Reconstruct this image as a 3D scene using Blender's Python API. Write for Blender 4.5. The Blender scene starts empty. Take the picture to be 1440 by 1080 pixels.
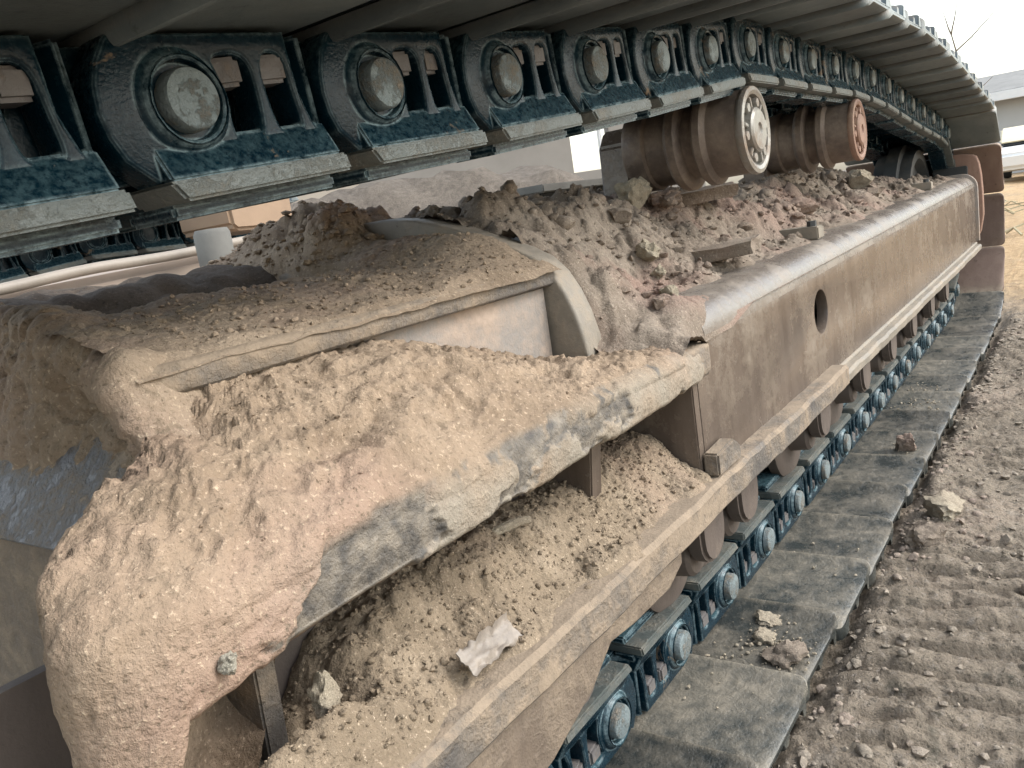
import bpy, bmesh, math, random
import numpy as np
from mathutils import Matrix, Vector

random.seed(5)
RNG = np.random.default_rng(11)
D = bpy.data
SC = bpy.context.scene
COL = SC.collection

# ------------------------------------------------------------------ camera
cam_d = D.cameras.new("camera")
cam = D.objects.new("camera", cam_d)
COL.objects.link(cam)
cam_d.sensor_width = 36.0
cam_d.lens = 1162.67 / 1440.0 * 36.0
cam_d.clip_start = 0.02
cam_d.clip_end = 900.0
# rows: world axis expressed in camera (right, down, forward)
d1 = Vector((830.0, -360.0, 1162.669)).normalized()
d2 = Vector((-1620.0, 20.0, 1162.669)).normalized()
d3 = d1.cross(d2); d3.normalize()
if d3.y > 0: d3 = -d3
right = Vector((d1.x, d2.x, d3.x)); down = Vector((d1.y, d2.y, d3.y)); fwd = Vector((d1.z, d2.z, d3.z))
m = Matrix.Identity(4)
for r in range(3):
    m[r][0] = right[r]; m[r][1] = -down[r]; m[r][2] = -fwd[r]
CZ = 0.813
m[2][3] = CZ
cam.matrix_world = m
SC.camera = cam

# ------------------------------------------------------------------ world, sun, exposure
SUN_EL, SUN_AZ = math.radians(44), math.radians(-62)   # azimuth from +X towards +Y
world = D.worlds.new("World"); SC.world = world
world.use_nodes = True
wn = world.node_tree.nodes; wl = world.node_tree.links
for n_ in list(wn): wn.remove(n_)
sky = wn.new("ShaderNodeTexSky"); sky.sky_type = 'NISHITA'; sky.sun_disc = False
sky.sun_elevation = SUN_EL
sky.sun_rotation = math.radians(90) - SUN_AZ
sky.air_density = 1.6; sky.dust_density = 2.2; sky.ozone_density = 1.0
hs = wn.new("ShaderNodeHueSaturation"); hs.inputs["Saturation"].default_value = 0.50
bg = wn.new("ShaderNodeBackground"); bg.inputs["Strength"].default_value = 0.15
wo = wn.new("ShaderNodeOutputWorld")
wl.new(sky.outputs[0], hs.inputs["Color"]); wl.new(hs.outputs[0], bg.inputs[0]); wl.new(bg.outputs[0], wo.inputs[0])
sun_d = D.lights.new("sun", 'SUN'); sun_d.energy = 0.95; sun_d.angle = math.radians(30); sun_d.color = (1.0, 0.98, 0.95)
sun = D.objects.new("sun", sun_d); COL.objects.link(sun)
sd = Vector((math.cos(SUN_EL) * math.cos(SUN_AZ), math.cos(SUN_EL) * math.sin(SUN_AZ), math.sin(SUN_EL)))
sun.rotation_euler = sd.to_track_quat('Z', 'Y').to_euler()
sun.location = (2, -4, 6)
SC.view_settings.view_transform = 'Standard'; SC.view_settings.look = 'None'
SC.view_settings.exposure = 1.42; SC.view_settings.gamma = 1.0
SC.view_settings.use_curve_mapping = False

# ------------------------------------------------------------------ noise (vectorised)
PERM = RNG.permutation(256); PERM = np.concatenate([PERM, PERM, PERM])
GR = RNG.normal(size=(256, 3)); GR /= np.linalg.norm(GR, axis=1)[:, None]
def perlin(x, y, z):
    x, y, z = np.broadcast_arrays(np.asarray(x, float), np.asarray(y, float), np.asarray(z, float))
    xi, yi, zi = np.floor(x).astype(int), np.floor(y).astype(int), np.floor(z).astype(int)
    xf, yf, zf = x - xi, y - yi, z - zi
    xi &= 255; yi &= 255; zi &= 255
    u, v, w = [t * t * t * (t * (t * 6 - 15) + 10) for t in (xf, yf, zf)]
    def g(a, b, c):
        h = PERM[PERM[PERM[xi + a] + yi + b] + zi + c] & 255
        q = GR[h]
        return q[..., 0] * (xf - a) + q[..., 1] * (yf - b) + q[..., 2] * (zf - c)
    def L(t, a, b): return a + t * (b - a)
    return 1.5 * L(w, L(v, L(u, g(0,0,0), g(1,0,0)), L(u, g(0,1,0), g(1,1,0))),
                   L(v, L(u, g(0,0,1), g(1,0,1)), L(u, g(0,1,1), g(1,1,1))))
def fbm(x, y, z, s, octv=4, gain=0.5):
    t = 0; a = 1.0
    for k in range(octv):
        t = t + a * perlin(x * s + 17.3 * k, y * s - 9.1 * k, z * s + 3.7 * k); a *= gain; s *= 2.03
    return t
def ridged(x, y, z, s, octv=4, gain=0.55):
    t = 0; a = 1.0
    for k in range(octv):
        t = t + a * (1 - 2 * np.abs(perlin(x * s + 31.3 * k, y * s + 5.1 * k, z * s - 8.7 * k))); a *= gain; s *= 2.1
    return t
def sstep(a, b, x):
    t = np.clip((np.asarray(x, float) - a) / (b - a), 0, 1); return t * t * (3 - 2 * t)
def lumps(x, y, s, seed):
    """rounded clod relief: 0 between clods, up to 1 on their tops (cellular)"""
    x = np.asarray(x, float) * s; y = np.asarray(y, float) * s
    xi = np.floor(x).astype(int); yi = np.floor(y).astype(int)
    best = np.full(x.shape, 9.0)
    for a in (-1, 0, 1):
        for b in (-1, 0, 1):
            cx, cy = xi + a, yi + b
            h = PERM[(PERM[(cx + seed) & 255] + cy) & 255]
            h2 = PERM[(h + 77) & 255]; h3 = PERM[(h + 191) & 255]
            px = cx + h / 256.0; py = cy + h2 / 256.0; r = 0.25 + 0.75 * h3 / 256.0
            d = ((x - px) ** 2 + (y - py) ** 2) / (r * r)
            best = np.minimum(best, d)
    return np.sqrt(np.clip(1 - best, 0, 1))

# ------------------------------------------------------------------ materials
class NT:
    def __init__(s, name):
        s.m = D.materials.new(name); s.m.use_nodes = True
        s.t = s.m.node_tree; s.n = s.t.nodes; s.l = s.t.links
        s.b = s.n["Principled BSDF"]
        s.co = s.n.new("ShaderNodeNewGeometry")
        s.tc = s.n.new("ShaderNodeTexCoord")
    def noise(s, scale, detail=5, rough=0.6, vec=None, stretch=None, dist=0.0):
        t = s.n.new("ShaderNodeTexNoise"); t.inputs["Scale"].default_value = scale
        t.inputs["Detail"].default_value = detail; t.inputs["Roughness"].default_value = rough
        t.inputs["Distortion"].default_value = dist
        src = vec or s.co.outputs["Position"]
        if stretch:
            mp = s.n.new("ShaderNodeMapping"); mp.inputs["Scale"].default_value = stretch
            s.l.new(src, mp.inputs["Vector"]); src = mp.outputs[0]
        s.l.new(src, t.inputs["Vector"]); return t.outputs["Fac"]
    def voro(s, scale, feature='F1'):
        t = s.n.new("ShaderNodeTexVoronoi"); t.inputs["Scale"].default_value = scale; t.feature = feature
        s.l.new(s.co.outputs["Position"], t.inputs["Vector"]); return t.outputs["Distance"]
    def ramp(s, fac, stops):
        r = s.n.new("ShaderNodeValToRGB"); e = r.color_ramp.elements
        while len(e) < len(stops): e.new(0.5)
        for k, (p, c) in enumerate(stops):
            e[k].position = p; e[k].color = (*c, 1) if len(c) == 3 else c
        s.l.new(fac, r.inputs[0]); return r.outputs[0]
    def rampf(s, fac, a, b):
        mr = s.n.new("ShaderNodeMapRange"); mr.inputs[1].default_value = a; mr.inputs[2].default_value = b
        mr.clamp = True
        s.l.new(fac, mr.inputs[0]); return mr.outputs[0]
    def mix(s, fac, a, b):
        x = s.n.new("ShaderNodeMix"); x.data_type = 'RGBA'
        for sock, v in ((x.inputs[0], fac), (x.inputs[6], a), (x.inputs[7], b)):
            if isinstance(v, tuple): sock.default_value = (*v, 1)
            elif isinstance(v, (int, float)): sock.default_value = v
            else: s.l.new(v, sock)
        return x.outputs[2]
    def math(s, op, a, b=None):
        x = s.n.new("ShaderNodeMath"); x.operation = op; x.use_clamp = False
        for k, v in enumerate((a, b)):
            if v is None: continue
            if isinstance(v, (int, float)): x.inputs[k].default_value = v
            else: s.l.new(v, x.inputs[k])
        return x.outputs[0]
    def up(s):
        sp = s.n.new("ShaderNodeSeparateXYZ"); s.l.new(s.co.outputs["Normal"], sp.inputs[0]); return sp.outputs[2]
    def bump(s, h, dist=0.002, strength=0.6, prev=None):
        b = s.n.new("ShaderNodeBump"); b.inputs["Strength"].default_value = strength
        b.inputs["Distance"].default_value = dist
        s.l.new(h, b.inputs["Height"])
        if prev: s.l.new(prev, b.inputs["Normal"])
        return b.outputs[0]
    def out(s, col=None, rough=None, normal=None, metal=None, spec=None):
        for k, v in (("Base Color", col), ("Roughness", rough), ("Metallic", metal), ("Specular IOR Level", spec), ("Normal", normal)):
            if v is None: continue
            if isinstance(v, tuple): s.b.inputs[k].default_value = (*v, 1)
            elif isinstance(v, (int, float)): s.b.inputs[k].default_value = v
            else: s.l.new(v, s.b.inputs[k])
        return s.m

def mat_soil(name, dark, mid, light, tint, scale=1.0, rough=0.95, bumpd=0.004):
    s = NT(name)
    a = s.noise(6 * scale, 8, 0.65); b = s.noise(38 * scale, 6, 0.7); c = s.noise(210 * scale, 3, 0.7)
    t = s.noise(3.1 * scale, 3, 0.5, dist=0.6)
    col = s.ramp(a, [(0.28, dark), (0.5, mid), (0.72, light)])
    col = s.mix(s.rampf(t, 0.48, 0.66), col, tint)
    col = s.mix(s.rampf(b, 0.42, 0.30), col, tuple(0.62 * v for v in mid))
    col = s.mix(s.rampf(c, 0.58, 0.72), col, tuple(min(1, 1.35 * v) for v in light))
    col = s.mix(s.rampf(c, 0.42, 0.30), col, tuple(0.55 * v for v in mid))
    n1 = s.bump(b, bumpd * 2.2, 0.7); n2 = s.bump(c, bumpd * 0.55, 0.8, n1)
    return s.out(col, rough, n2, spec=0.25)

def mat_teal():
    s = NT("oily teal paint")
    a = s.noise(14, 6, 0.65); b = s.noise(70, 5, 0.7); c = s.noise(320, 2)
    a2 = s.noise(34, 5, 0.6)
    col = s.ramp(a2, [(0.25, (0.0015, 0.010, 0.018)), (0.55, (0.0022, 0.015, 0.025)), (0.80, (0.004, 0.021, 0.033))])
    # pale film paints sky reflection on upward parts; worn edges brightened as glints
    film = s.math('MULTIPLY', s.rampf(b, 0.42, 0.66), s.rampf(a, 0.40, 0.60))
    film = s.math('MULTIPLY', s.rampf(s.math('ADD', s.noise(170, 3, 0.7), s.math('MULTIPLY', s.up(), 0.16)), 0.46, 0.70), s.rampf(s.math('ADD', s.math('MULTIPLY', a, 0.5), s.math('MULTIPLY', s.up(), 0.4)), 0.20, 0.62))
    col = s.mix(s.math('MULTIPLY', film, 0.42), col, (0.12, 0.21, 0.235))
    bv = s.n.new("ShaderNodeBevel"); bv.samples = 4; bv.inputs["Radius"].default_value = 0.0035
    dt = s.n.new("ShaderNodeVectorMath"); dt.operation = 'DOT_PRODUCT'
    s.l.new(bv.outputs[0], dt.inputs[0]); s.l.new(s.co.outputs["True Normal"], dt.inputs[1])
    edge = s.math('MULTIPLY', s.rampf(s.math('ABSOLUTE', dt.outputs["Value"]), 0.985, 0.90), s.rampf(b, 0.36, 0.60))
    col = s.mix(s.math('MULTIPLY', edge, 0.85), col, (0.27, 0.37, 0.40))
    spot = s.rampf(s.noise(9, 7, 0.75, dist=0.8), 0.635, 0.69)
    col = s.mix(spot, col, (0.22, 0.16, 0.105))
    r = s.math('ADD', s.math('MULTIPLY', b, 0.40), 0.06)
    r = s.math('ADD', r, s.math('MULTIPLY', spot, 0.4))
    n = s.bump(b, 0.0016, 0.45); n = s.bump(c, 0.0006, 0.6, n)
    s.b.inputs["Coat Weight"].default_value = 0.03; s.b.inputs["Coat Roughness"].default_value = 0.2
    return s.out(col, r, n, spec=0.17)

def mat_worn(name, base, base2, dust, dust_amt=(0.45, 0.65), streak=True, rough=(0.35, 0.7), upward=0.5, metal=0.0, sc=1.0, bd=0.0015, edge=False):
    """painted or bare steel with streaks, scuffs and a film of dried mud"""
    s = NT(name)
    a = s.noise(7 * sc, 7, 0.65); b = s.noise(45 * sc, 6, 0.7); c = s.noise(260, 2)
    st = s.math('ADD', s.math('MULTIPLY', s.noise(22 * sc, 5, 0.65, stretch=(1, 1, 0.10), dist=0.3), 0.6), s.math('MULTIPLY', s.noise(9 * sc, 6, 0.7), 0.4)) if streak else a
    col = s.mix(s.rampf(st, 0.36, 0.64), base, base2)
    col = s.mix(s.rampf(b, 0.60, 0.74), col, tuple(0.45 * v for v in base))
    f = s.rampf(s.math('ADD', s.math('ADD', s.math('MULTIPLY', a, 0.7), s.math('MULTIPLY', b, 0.3)), s.math('MULTIPLY', s.up(), 0.22 * upward)), *dust_amt)
    col = s.mix(f, col, s.ramp(b, [(0.3, tuple(0.75 * v for v in dust)), (0.7, tuple(1.15 * v for v in dust))]))
    if edge:
        e = s.math('MULTIPLY', s.rampf(s.co.outputs["Pointiness"], 0.505, 0.56), s.math('MULTIPLY', s.rampf(b, 0.30, 0.55), s.rampf(s.up(), -0.25, 0.3)))  # dust colour on upward rims, also painting the highlight along them
        col = s.mix(e, col, tuple(1.25 * v for v in dust))
        oi = s.n.new("ShaderNodeObjectInfo")
        hv = s.n.new("ShaderNodeHueSaturation"); s.l.new(col, hv.inputs["Color"]); s.l.new(s.math('ADD', s.math('MULTIPLY', oi.outputs["Random"], 0.6), 0.7), hv.inputs["Value"]); col = hv.outputs[0]
    r = s.n.new("ShaderNodeMapRange"); r.inputs[3].default_value = rough[0]; r.inputs[4].default_value = rough[1]
    s.l.new(b, r.inputs[0])
    rr = s.math('ADD', r.outputs[0], s.math('MULTIPLY', f, 0.35))
    n = s.bump(b, bd, 0.6); n = s.bump(c, bd * 0.35, 0.6, n)
    n = s.bump(f, bd * 0.9, 0.5, n)
    return s.out(col, rr, n, metal=metal, spec=0.5)

def mat_plain(name, col, rough=0.6, var=0.25, sc=8, metal=0.0, bd=0.001):
    s = NT(name); a = s.noise(sc, 6, 0.65)
    c = s.ramp(a, [(0.25, tuple(v * (1 - var) for v in col)), (0.75, tuple(min(1, v * (1 + var)) for v in col))])
    return s.out(c, rough, s.bump(s.noise(sc * 12, 4), bd, 0.5), metal=metal)

M = {}
M['teal'] = mat_teal()
M['pin'] = mat_worn("dull pin steel", (0.22, 0.265, 0.275), (0.13, 0.17, 0.18), (0.24, 0.21, 0.17), (0.49, 0.63), False, (0.3, 0.6), 0.1, 0.3, 5, 0.004)
M['rail'] = mat_worn("rubbed rail steel", (0.095, 0.112, 0.108), (0.15, 0.165, 0.158), (0.21, 0.19, 0.15), (0.50, 0.72), False, (0.22, 0.45), 0.2, 0.2, 3.0, 0.003)
M['nut'] = mat_worn("bare nut steel", (0.125, 0.115, 0.112), (0.10, 0.10, 0.102), (0.20, 0.155, 0.12), (0.5, 0.7), False, (0.4, 0.6), 0.1, 0.0, 3)
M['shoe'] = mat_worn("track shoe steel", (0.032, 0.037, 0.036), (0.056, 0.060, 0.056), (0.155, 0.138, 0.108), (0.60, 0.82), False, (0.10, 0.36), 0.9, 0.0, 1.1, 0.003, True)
M['litshoe'] = mat_worn("upper shoe steel", (0.105, 0.128, 0.134), (0.15, 0.172, 0.172), (0.17, 0.15, 0.125), (0.62, 0.85), False, (0.25, 0.5), 0.2, 0.0, 1.1, 0.002, True)  # less mud, and steel lightened to make up for weak light underneath
M['rustshoe'] = mat_worn("rusty shoe steel", (0.16, 0.105, 0.080), (0.22, 0.155, 0.12), (0.30, 0.235, 0.175), (0.55, 0.8), True, (0.5, 0.8), 0.1, 0.0, 1.0, 0.002, True)
M['frame'] = mat_worn("dusty brown frame paint", (0.080, 0.061, 0.049), (0.150, 0.120, 0.096), (0.21, 0.172, 0.132), (0.50, 0.72), True, (0.14, 0.32), 0.1, 0.0, 0.9, 0.0014)
M['frametop'] = mat_worn("sky sheen frame corner", (0.145, 0.125, 0.108), (0.205, 0.182, 0.158), (0.24, 0.20, 0.16), (0.50, 0.70), False, (0.16, 0.36), 0.1, 0.1, 1.5)  # lighter than the face to paint in the sky sheen
M['foot'] = mat_worn("scuffed foot plate steel", (0.075, 0.07, 0.066), (0.155, 0.135, 0.112), (0.245, 0.192, 0.138), (0.40, 0.56), True, (0.4, 0.7), 0.45, 0.0, 0.85, 0.005)
M['weld'] = mat_worn("pale ground plate edge", (0.165, 0.146, 0.118), (0.24, 0.212, 0.172), (0.28, 0.232, 0.175), (0.5, 0.7), False, (0.4, 0.7), 0.3, 0.0, 2)
M['legsteel'] = mat_worn("dust filmed grey leg steel", (0.21, 0.20, 0.19), (0.26, 0.235, 0.21), (0.34, 0.268, 0.212), (0.40, 0.60), False, (0.35, 0.6), 0.2, 0.0, 1.2)
M['blue'] = mat_worn("scuffed blue grey paint", (0.15, 0.155, 0.175), (0.33, 0.34, 0.355), (0.31, 0.245, 0.18), (0.47, 0.60), False, (0.25, 0.5), 0.2, 0.0, 2.6, 0.010)
M['wall'] = mat_worn("plum primer and roller shadow", (0.080, 0.064, 0.055), (0.118, 0.093, 0.077), (0.29, 0.23, 0.17), (0.58, 0.85), True, (0.5, 0.75), 0.3)
M['roller'] = mat_worn("rusty roller steel", (0.105, 0.082, 0.068), (0.175, 0.135, 0.110), (0.25, 0.20, 0.155), (0.44, 0.68), False, (0.35, 0.6), 0.2, 0.2, 2)
M['rim'] = mat_worn("scraped bare rim", (0.31, 0.30, 0.27), (0.22, 0.20, 0.18), (0.26, 0.20, 0.15), (0.48, 0.66), False, (0.3, 0.5), 0.1, 0.4, 2)
M['legwall'] = mat_worn("brown leg wall primer", (0.115, 0.088, 0.067), (0.18, 0.140, 0.104), (0.26, 0.205, 0.148), (0.44, 0.62), True, (0.5, 0.75), 0.2, 0.0, 1.2, 0.004)
M['rust'] = mat_worn("rusty end plate", (0.20, 0.115, 0.08), (0.27, 0.165, 0.12), (0.36, 0.28, 0.2), (0.55, 0.8), True, (0.5, 0.8), 0.3)
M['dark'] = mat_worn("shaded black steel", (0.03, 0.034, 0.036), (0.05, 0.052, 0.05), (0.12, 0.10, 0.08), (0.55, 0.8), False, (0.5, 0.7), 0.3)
M['sand'] = mat_soil("dry sandy dirt", (0.165, 0.123, 0.085), (0.265, 0.205, 0.147), (0.345, 0.277, 0.205), (0.285, 0.205, 0.158))
M['ledge'] = mat_soil("crumbly ledge dirt", (0.155, 0.119, 0.082), (0.25, 0.197, 0.139), (0.335, 0.272, 0.20), (0.255, 0.188, 0.137), 1.2)
M['mud'] = mat_soil("drying brown mud", (0.145, 0.115, 0.088), (0.22, 0.18, 0.142), (0.32, 0.272, 0.22), (0.245, 0.172, 0.138), 1.4)
M['shadowed'] = mat_soil("damp dark soil", (0.045, 0.036, 0.028), (0.07, 0.055, 0.042), (0.11, 0.086, 0.066), (0.065, 0.05, 0.038), 1.2)  # soil colour darkened to paint the shade inside the leg opening
M['clod'] = mat_soil("pale dried clod", (0.24, 0.2, 0.15), (0.34, 0.29, 0.22), (0.43, 0.375, 0.29), (0.3, 0.265, 0.2), 2.5)
M['clay'] = mat_soil("clay crumbs", (0.19, 0.165, 0.13), (0.28, 0.24, 0.192), (0.37, 0.315, 0.255), (0.31, 0.245, 0.20), 1.6)
M['stone'] = mat_soil("grey stone", (0.26, 0.235, 0.19), (0.36, 0.325, 0.265), (0.46, 0.42, 0.34), (0.31, 0.29, 0.235), 3)

def add_bare(m):
    t = m.node_tree; n = t.nodes; l = t.links; b = n["Principled BSDF"]
    at = n.new("ShaderNodeAttribute"); at.attribute_name = 'bare'
    src = b.inputs["Base Color"].links[0].from_socket
    ns = n.new("ShaderNodeTexNoise"); ns.inputs["Scale"].default_value = 60; ns.inputs["Detail"].default_value = 6
    geo = n.new("ShaderNodeNewGeometry"); l.new(geo.outputs["Position"], ns.inputs["Vector"])
    r = n.new("ShaderNodeValToRGB"); r.color_ramp.elements[0].color = (0.075, 0.070, 0.064, 1); r.color_ramp.elements[0].position = 0.35
    r.color_ramp.elements[1].color = (0.23, 0.20, 0.16, 1); r.color_ramp.elements[1].position = 0.7
    l.new(ns.outputs["Fac"], r.inputs[0])
    da = n.new("ShaderNodeAttribute"); da.attribute_name = 'dusted'
    y = n.new("ShaderNodeMix"); y.data_type = 'RGBA'; l.new(da.outputs["Fac"], y.inputs[0]); l.new(src, y.inputs[6]); y.inputs[7].default_value = (0.27, 0.245, 0.20, 1)
    src = y.outputs[2]
    x = n.new("ShaderNodeMix"); x.data_type = 'RGBA'
    l.new(at.outputs["Fac"], x.inputs[0]); l.new(src, x.inputs[6]); l.new(r.outputs[0], x.inputs[7]); l.new(x.outputs[2], b.inputs["Base Color"])
    mr = n.new("ShaderNodeMapRange"); mr.inputs[3].default_value = 0.95; mr.inputs[4].default_value = 0.45
    l.new(at.outputs["Fac"], mr.inputs[0]); l.new(mr.outputs[0], b.inputs["Roughness"])
    return m
M['caked'] = add_bare(mat_soil("caked pinkish mud", (0.155, 0.114, 0.078), (0.265, 0.200, 0.141), (0.345, 0.270, 0.196), (0.285, 0.200, 0.150)))
def mat_ground():
    s = NT("tracked clay ground")
    a = s.noise(1.7, 7, 0.65); b = s.noise(14, 7, 0.7); c = s.noise(120, 4, 0.7)
    col = s.ramp(a, [(0.32, (0.215, 0.180, 0.138)), (0.5, (0.315, 0.262, 0.200)), (0.68, (0.40, 0.318, 0.248))])
    col = s.mix(s.rampf(b, 0.44, 0.30), col, (0.115, 0.108, 0.085))
    col = s.mix(s.rampf(b, 0.57, 0.70), col, (0.335, 0.29, 0.235))
    col = s.mix(s.rampf(c, 0.46, 0.30), col, (0.09, 0.08, 0.062))
    col = s.mix(s.rampf(s.noise(75, 4, 0.7), 0.56, 0.70), col, (0.38, 0.33, 0.275))
    sp = s.n.new("ShaderNodeSeparateXYZ"); s.l.new(s.co.outputs["Position"], sp.inputs[0])
    far = s.rampf(s.math('ADD', s.math('SUBTRACT', sp.outputs[0], s.math('MULTIPLY', sp.outputs[1], 1.6)), s.math('MULTIPLY', b, 1.2)), 4.5, 5.4)   # orange sand beyond the machine, sunlight put into its colour
    sand = s.ramp(b, [(0.35, (0.36, 0.235, 0.12)), (0.65, (0.56, 0.40, 0.23))])
    col = s.mix(s.math('MULTIPLY', far, s.rampf(a, 0.22, 0.45)), col, sand)
    bank = s.rampf(sp.outputs[1], 2.0, 3.5)
    col = s.mix(bank, col, s.ramp(b, [(0.3, (0.10, 0.083, 0.066)), (0.7, (0.20, 0.168, 0.135))]))
    n = s.bump(b, 0.022, 0.7); n = s.bump(s.noise(48, 6, 0.75), 0.018, 1.0, n); n = s.bump(c, 0.006, 0.9, n)
    wet = s.rampf(a, 0.60, 0.72)
    r = s.math('SUBTRACT', 0.95, s.math('MULTIPLY', wet, 0.35))
    return s.out(col, r, n, spec=0.35)
M['ground'] = mat_ground()

# ------------------------------------------------------------------ mesh helpers
def finish(me, smooth=35):
    me.polygons.foreach_set("use_smooth", [True] * len(me.polygons))
    me.set_sharp_from_angle(angle=math.radians(smooth))
    me.update()
class MB:
    """collects shapes; build() links them as one mesh object"""
    def __init__(s): s.bm = bmesh.new()
    def box(s, x0, x1, y0, y1, z0, z1, bevel=0.0, mat=None, seg=2):
        t = bmesh.new(); bmesh.ops.create_cube(t, size=1)
        for v in t.verts:
            v.co = Vector(((x0 + x1) / 2 + v.co.x * (x1 - x0), (y0 + y1) / 2 + v.co.y * (y1 - y0), (z0 + z1) / 2 + v.co.z * (z1 - z0)))
        if bevel: bmesh.ops.bevel(t, geom=t.edges[:], offset=bevel, segments=seg, affect='EDGES')
        return s.add(t, mat)
    def add(s, t, mat=None):
        if mat is not None: bmesh.ops.transform(t, matrix=mat, verts=t.verts)
        me = D.meshes.new("tmp"); t.to_mesh(me); t.free()
        s.bm.from_mesh(me); D.meshes.remove(me); return s
    def addmesh(s, me, mat=None, free=True):
        if mat is not None: me.transform(mat)
        s.bm.from_mesh(me)
        if free: D.meshes.remove(me)
        return s
    def lathe(s, prof, axis='Y', seg=40, mat=None):
        """prof: (radius, along) list, revolved round the axis"""
        t = bmesh.new(); rings = []
        for r, a in prof:
            if r < 1e-6:
                rings.append([t.verts.new((0, a, 0))]); continue
            rings.append([t.verts.new((r * math.cos(2 * math.pi * k / seg), a, r * math.sin(2 * math.pi * k / seg))) for k in range(seg)])
        for A, B in zip(rings, rings[1:]):
            for k in range(seg):
                k2 = (k + 1) % seg
                if len(A) == 1 and len(B) > 1: t.faces.new((A[0], B[k2], B[k]))
                elif len(B) == 1 and len(A) > 1: t.faces.new((A[k], A[k2], B[0]))
                elif len(A) > 1: t.faces.new((A[k], A[k2], B[k2], B[k]))
        bmesh.ops.recalc_face_normals(t, faces=t.faces)
        if axis == 'X': bmesh.ops.rotate(t, matrix=Matrix.Rotation(-math.pi / 2, 3, 'Z'), verts=t.verts)
        if axis == 'Z': bmesh.ops.rotate(t, matrix=Matrix.Rotation(math.pi / 2, 3, 'X'), verts=t.verts)
        return s.add(t, mat)
    def prism(s, pts, axis, a0, a1, bevel=0.0, seg=2, mat=None):
        """polygon pts in the plane across the axis, extruded from a0 to a1. axis X: pts (y,z); Y: (x,z); Z: (x,y)"""
        t = bmesh.new()
        def P(p, a): return {'X': (a, p[0], p[1]), 'Y': (p[0], a, p[1]), 'Z': (p[0], p[1], a)}[axis]
        A = [t.verts.new(P(p, a0)) for p in pts]; B = [t.verts.new(P(p, a1)) for p in pts]
        t.faces.new(A); t.faces.new(B[::-1])
        for k in range(len(pts)):
            k2 = (k + 1) % len(pts); t.faces.new((A[k2], A[k], B[k], B[k2]))
        bmesh.ops.recalc_face_normals(t, faces=t.faces)
        if bevel: bmesh.ops.bevel(t, geom=[e for e in t.edges if e.calc_face_angle(0) > 0.5], offset=bevel, segments=seg, affect='EDGES')
        return s.add(t, mat)
    def tube(s, pts, radii, seg=10):
        t = bmesh.new(); rings = []; pts = [Vector(p) for p in pts]
        if not hasattr(radii, '__len__'): radii = [radii] * len(pts)
        for k, p in enumerate(pts):
            d = (pts[min(k + 1, len(pts) - 1)] - pts[max(k - 1, 0)]).normalized()
            a = d.orthogonal().normalized() if k == 0 else (a - d * a.dot(d)).normalized()
            b = d.cross(a)
            rings.append([t.verts.new(p + radii[k] * (math.cos(2 * math.pi * j / seg) * a + math.sin(2 * math.pi * j / seg) * b)) for j in range(seg)])
        for A, B in zip(rings, rings[1:]):
            for j in range(seg): t.faces.new((A[j], A[(j + 1) % seg], B[(j + 1) % seg], B[j]))
        t.faces.new(rings[0][::-1]); t.faces.new(rings[-1])
        return s.add(t)
    def mesh(s, name, smooth=35):
        me = D.meshes.new(name); s.bm.to_mesh(me); s.bm.free(); finish(me, smooth); return me

def plate_mesh(outline, holes, thick, bevel=0.004, res=2):
    """flat plate with real holes: outline in (a,b), thickness along c, centred on c=0"""
    cu = D.curves.new("tmp_plate", 'CURVE'); cu.dimensions = '2D'; cu.fill_mode = 'BOTH'
    cu.extrude = max(thick / 2 - bevel, 0.0005); cu.bevel_depth = bevel; cu.bevel_resolution = res; cu.offset = -bevel
    for poly in [outline] + list(holes):
        sp = cu.splines.new('POLY'); sp.points.add(len(poly) - 1); sp.use_cyclic_u = True
        for q, p in zip(sp.points, poly): q.co = (p[0], p[1], 0, 1)
    o = D.objects.new("tmp_plate", cu); COL.objects.link(o)
    dg = bpy.context.evaluated_depsgraph_get(); dg.update()
    me = D.meshes.new_from_object(o.evaluated_get(dg))
    D.objects.remove(o); D.curves.remove(cu)
    me.materials.clear()
    b = bmesh.new(); b.from_mesh(me); bmesh.ops.remove_doubles(b, verts=b.verts, dist=1e-5); bmesh.ops.recalc_face_normals(b, faces=b.faces); b.to_mesh(me); b.free()
    return me
XZ = Matrix(((1, 0, 0, 0), (0, 0, -1, 0), (0, 1, 0, 0), (0, 0, 0, 1)))      # plate (a,b,c) -> (x=a, z=b, y=-c)
YZ = Matrix(((0, 0, 1, 0), (1, 0, 0, 0), (0, 1, 0, 0), (0, 0, 0, 1)))       # plate (a,b,c) -> (y=a, z=b, x=c)
def rrect(x0, x1, y0, y1, r, n=5):
    out = []
    for cx, cy, a in ((x1 - r, y1 - r, 0), (x0 + r, y1 - r, 90), (x0 + r, y0 + r, 180), (x1 - r, y0 + r, 270)):
        for k in range(n + 1):
            t = math.radians(a + 90 * k / n); out.append((cx + r * math.cos(t), cy + r * math.sin(t)))
    return out
def smooth_poly(pts, it=2):
    for _ in range(it):
        q = []
        for k in range(len(pts)):
            a, b = pts[k], pts[(k + 1) % len(pts)]
            q += [(0.75 * a[0] + 0.25 * b[0], 0.75 * a[1] + 0.25 * b[1]), (0.25 * a[0] + 0.75 * b[0], 0.25 * a[1] + 0.75 * b[1])]
        pts = q
    return pts

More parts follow.
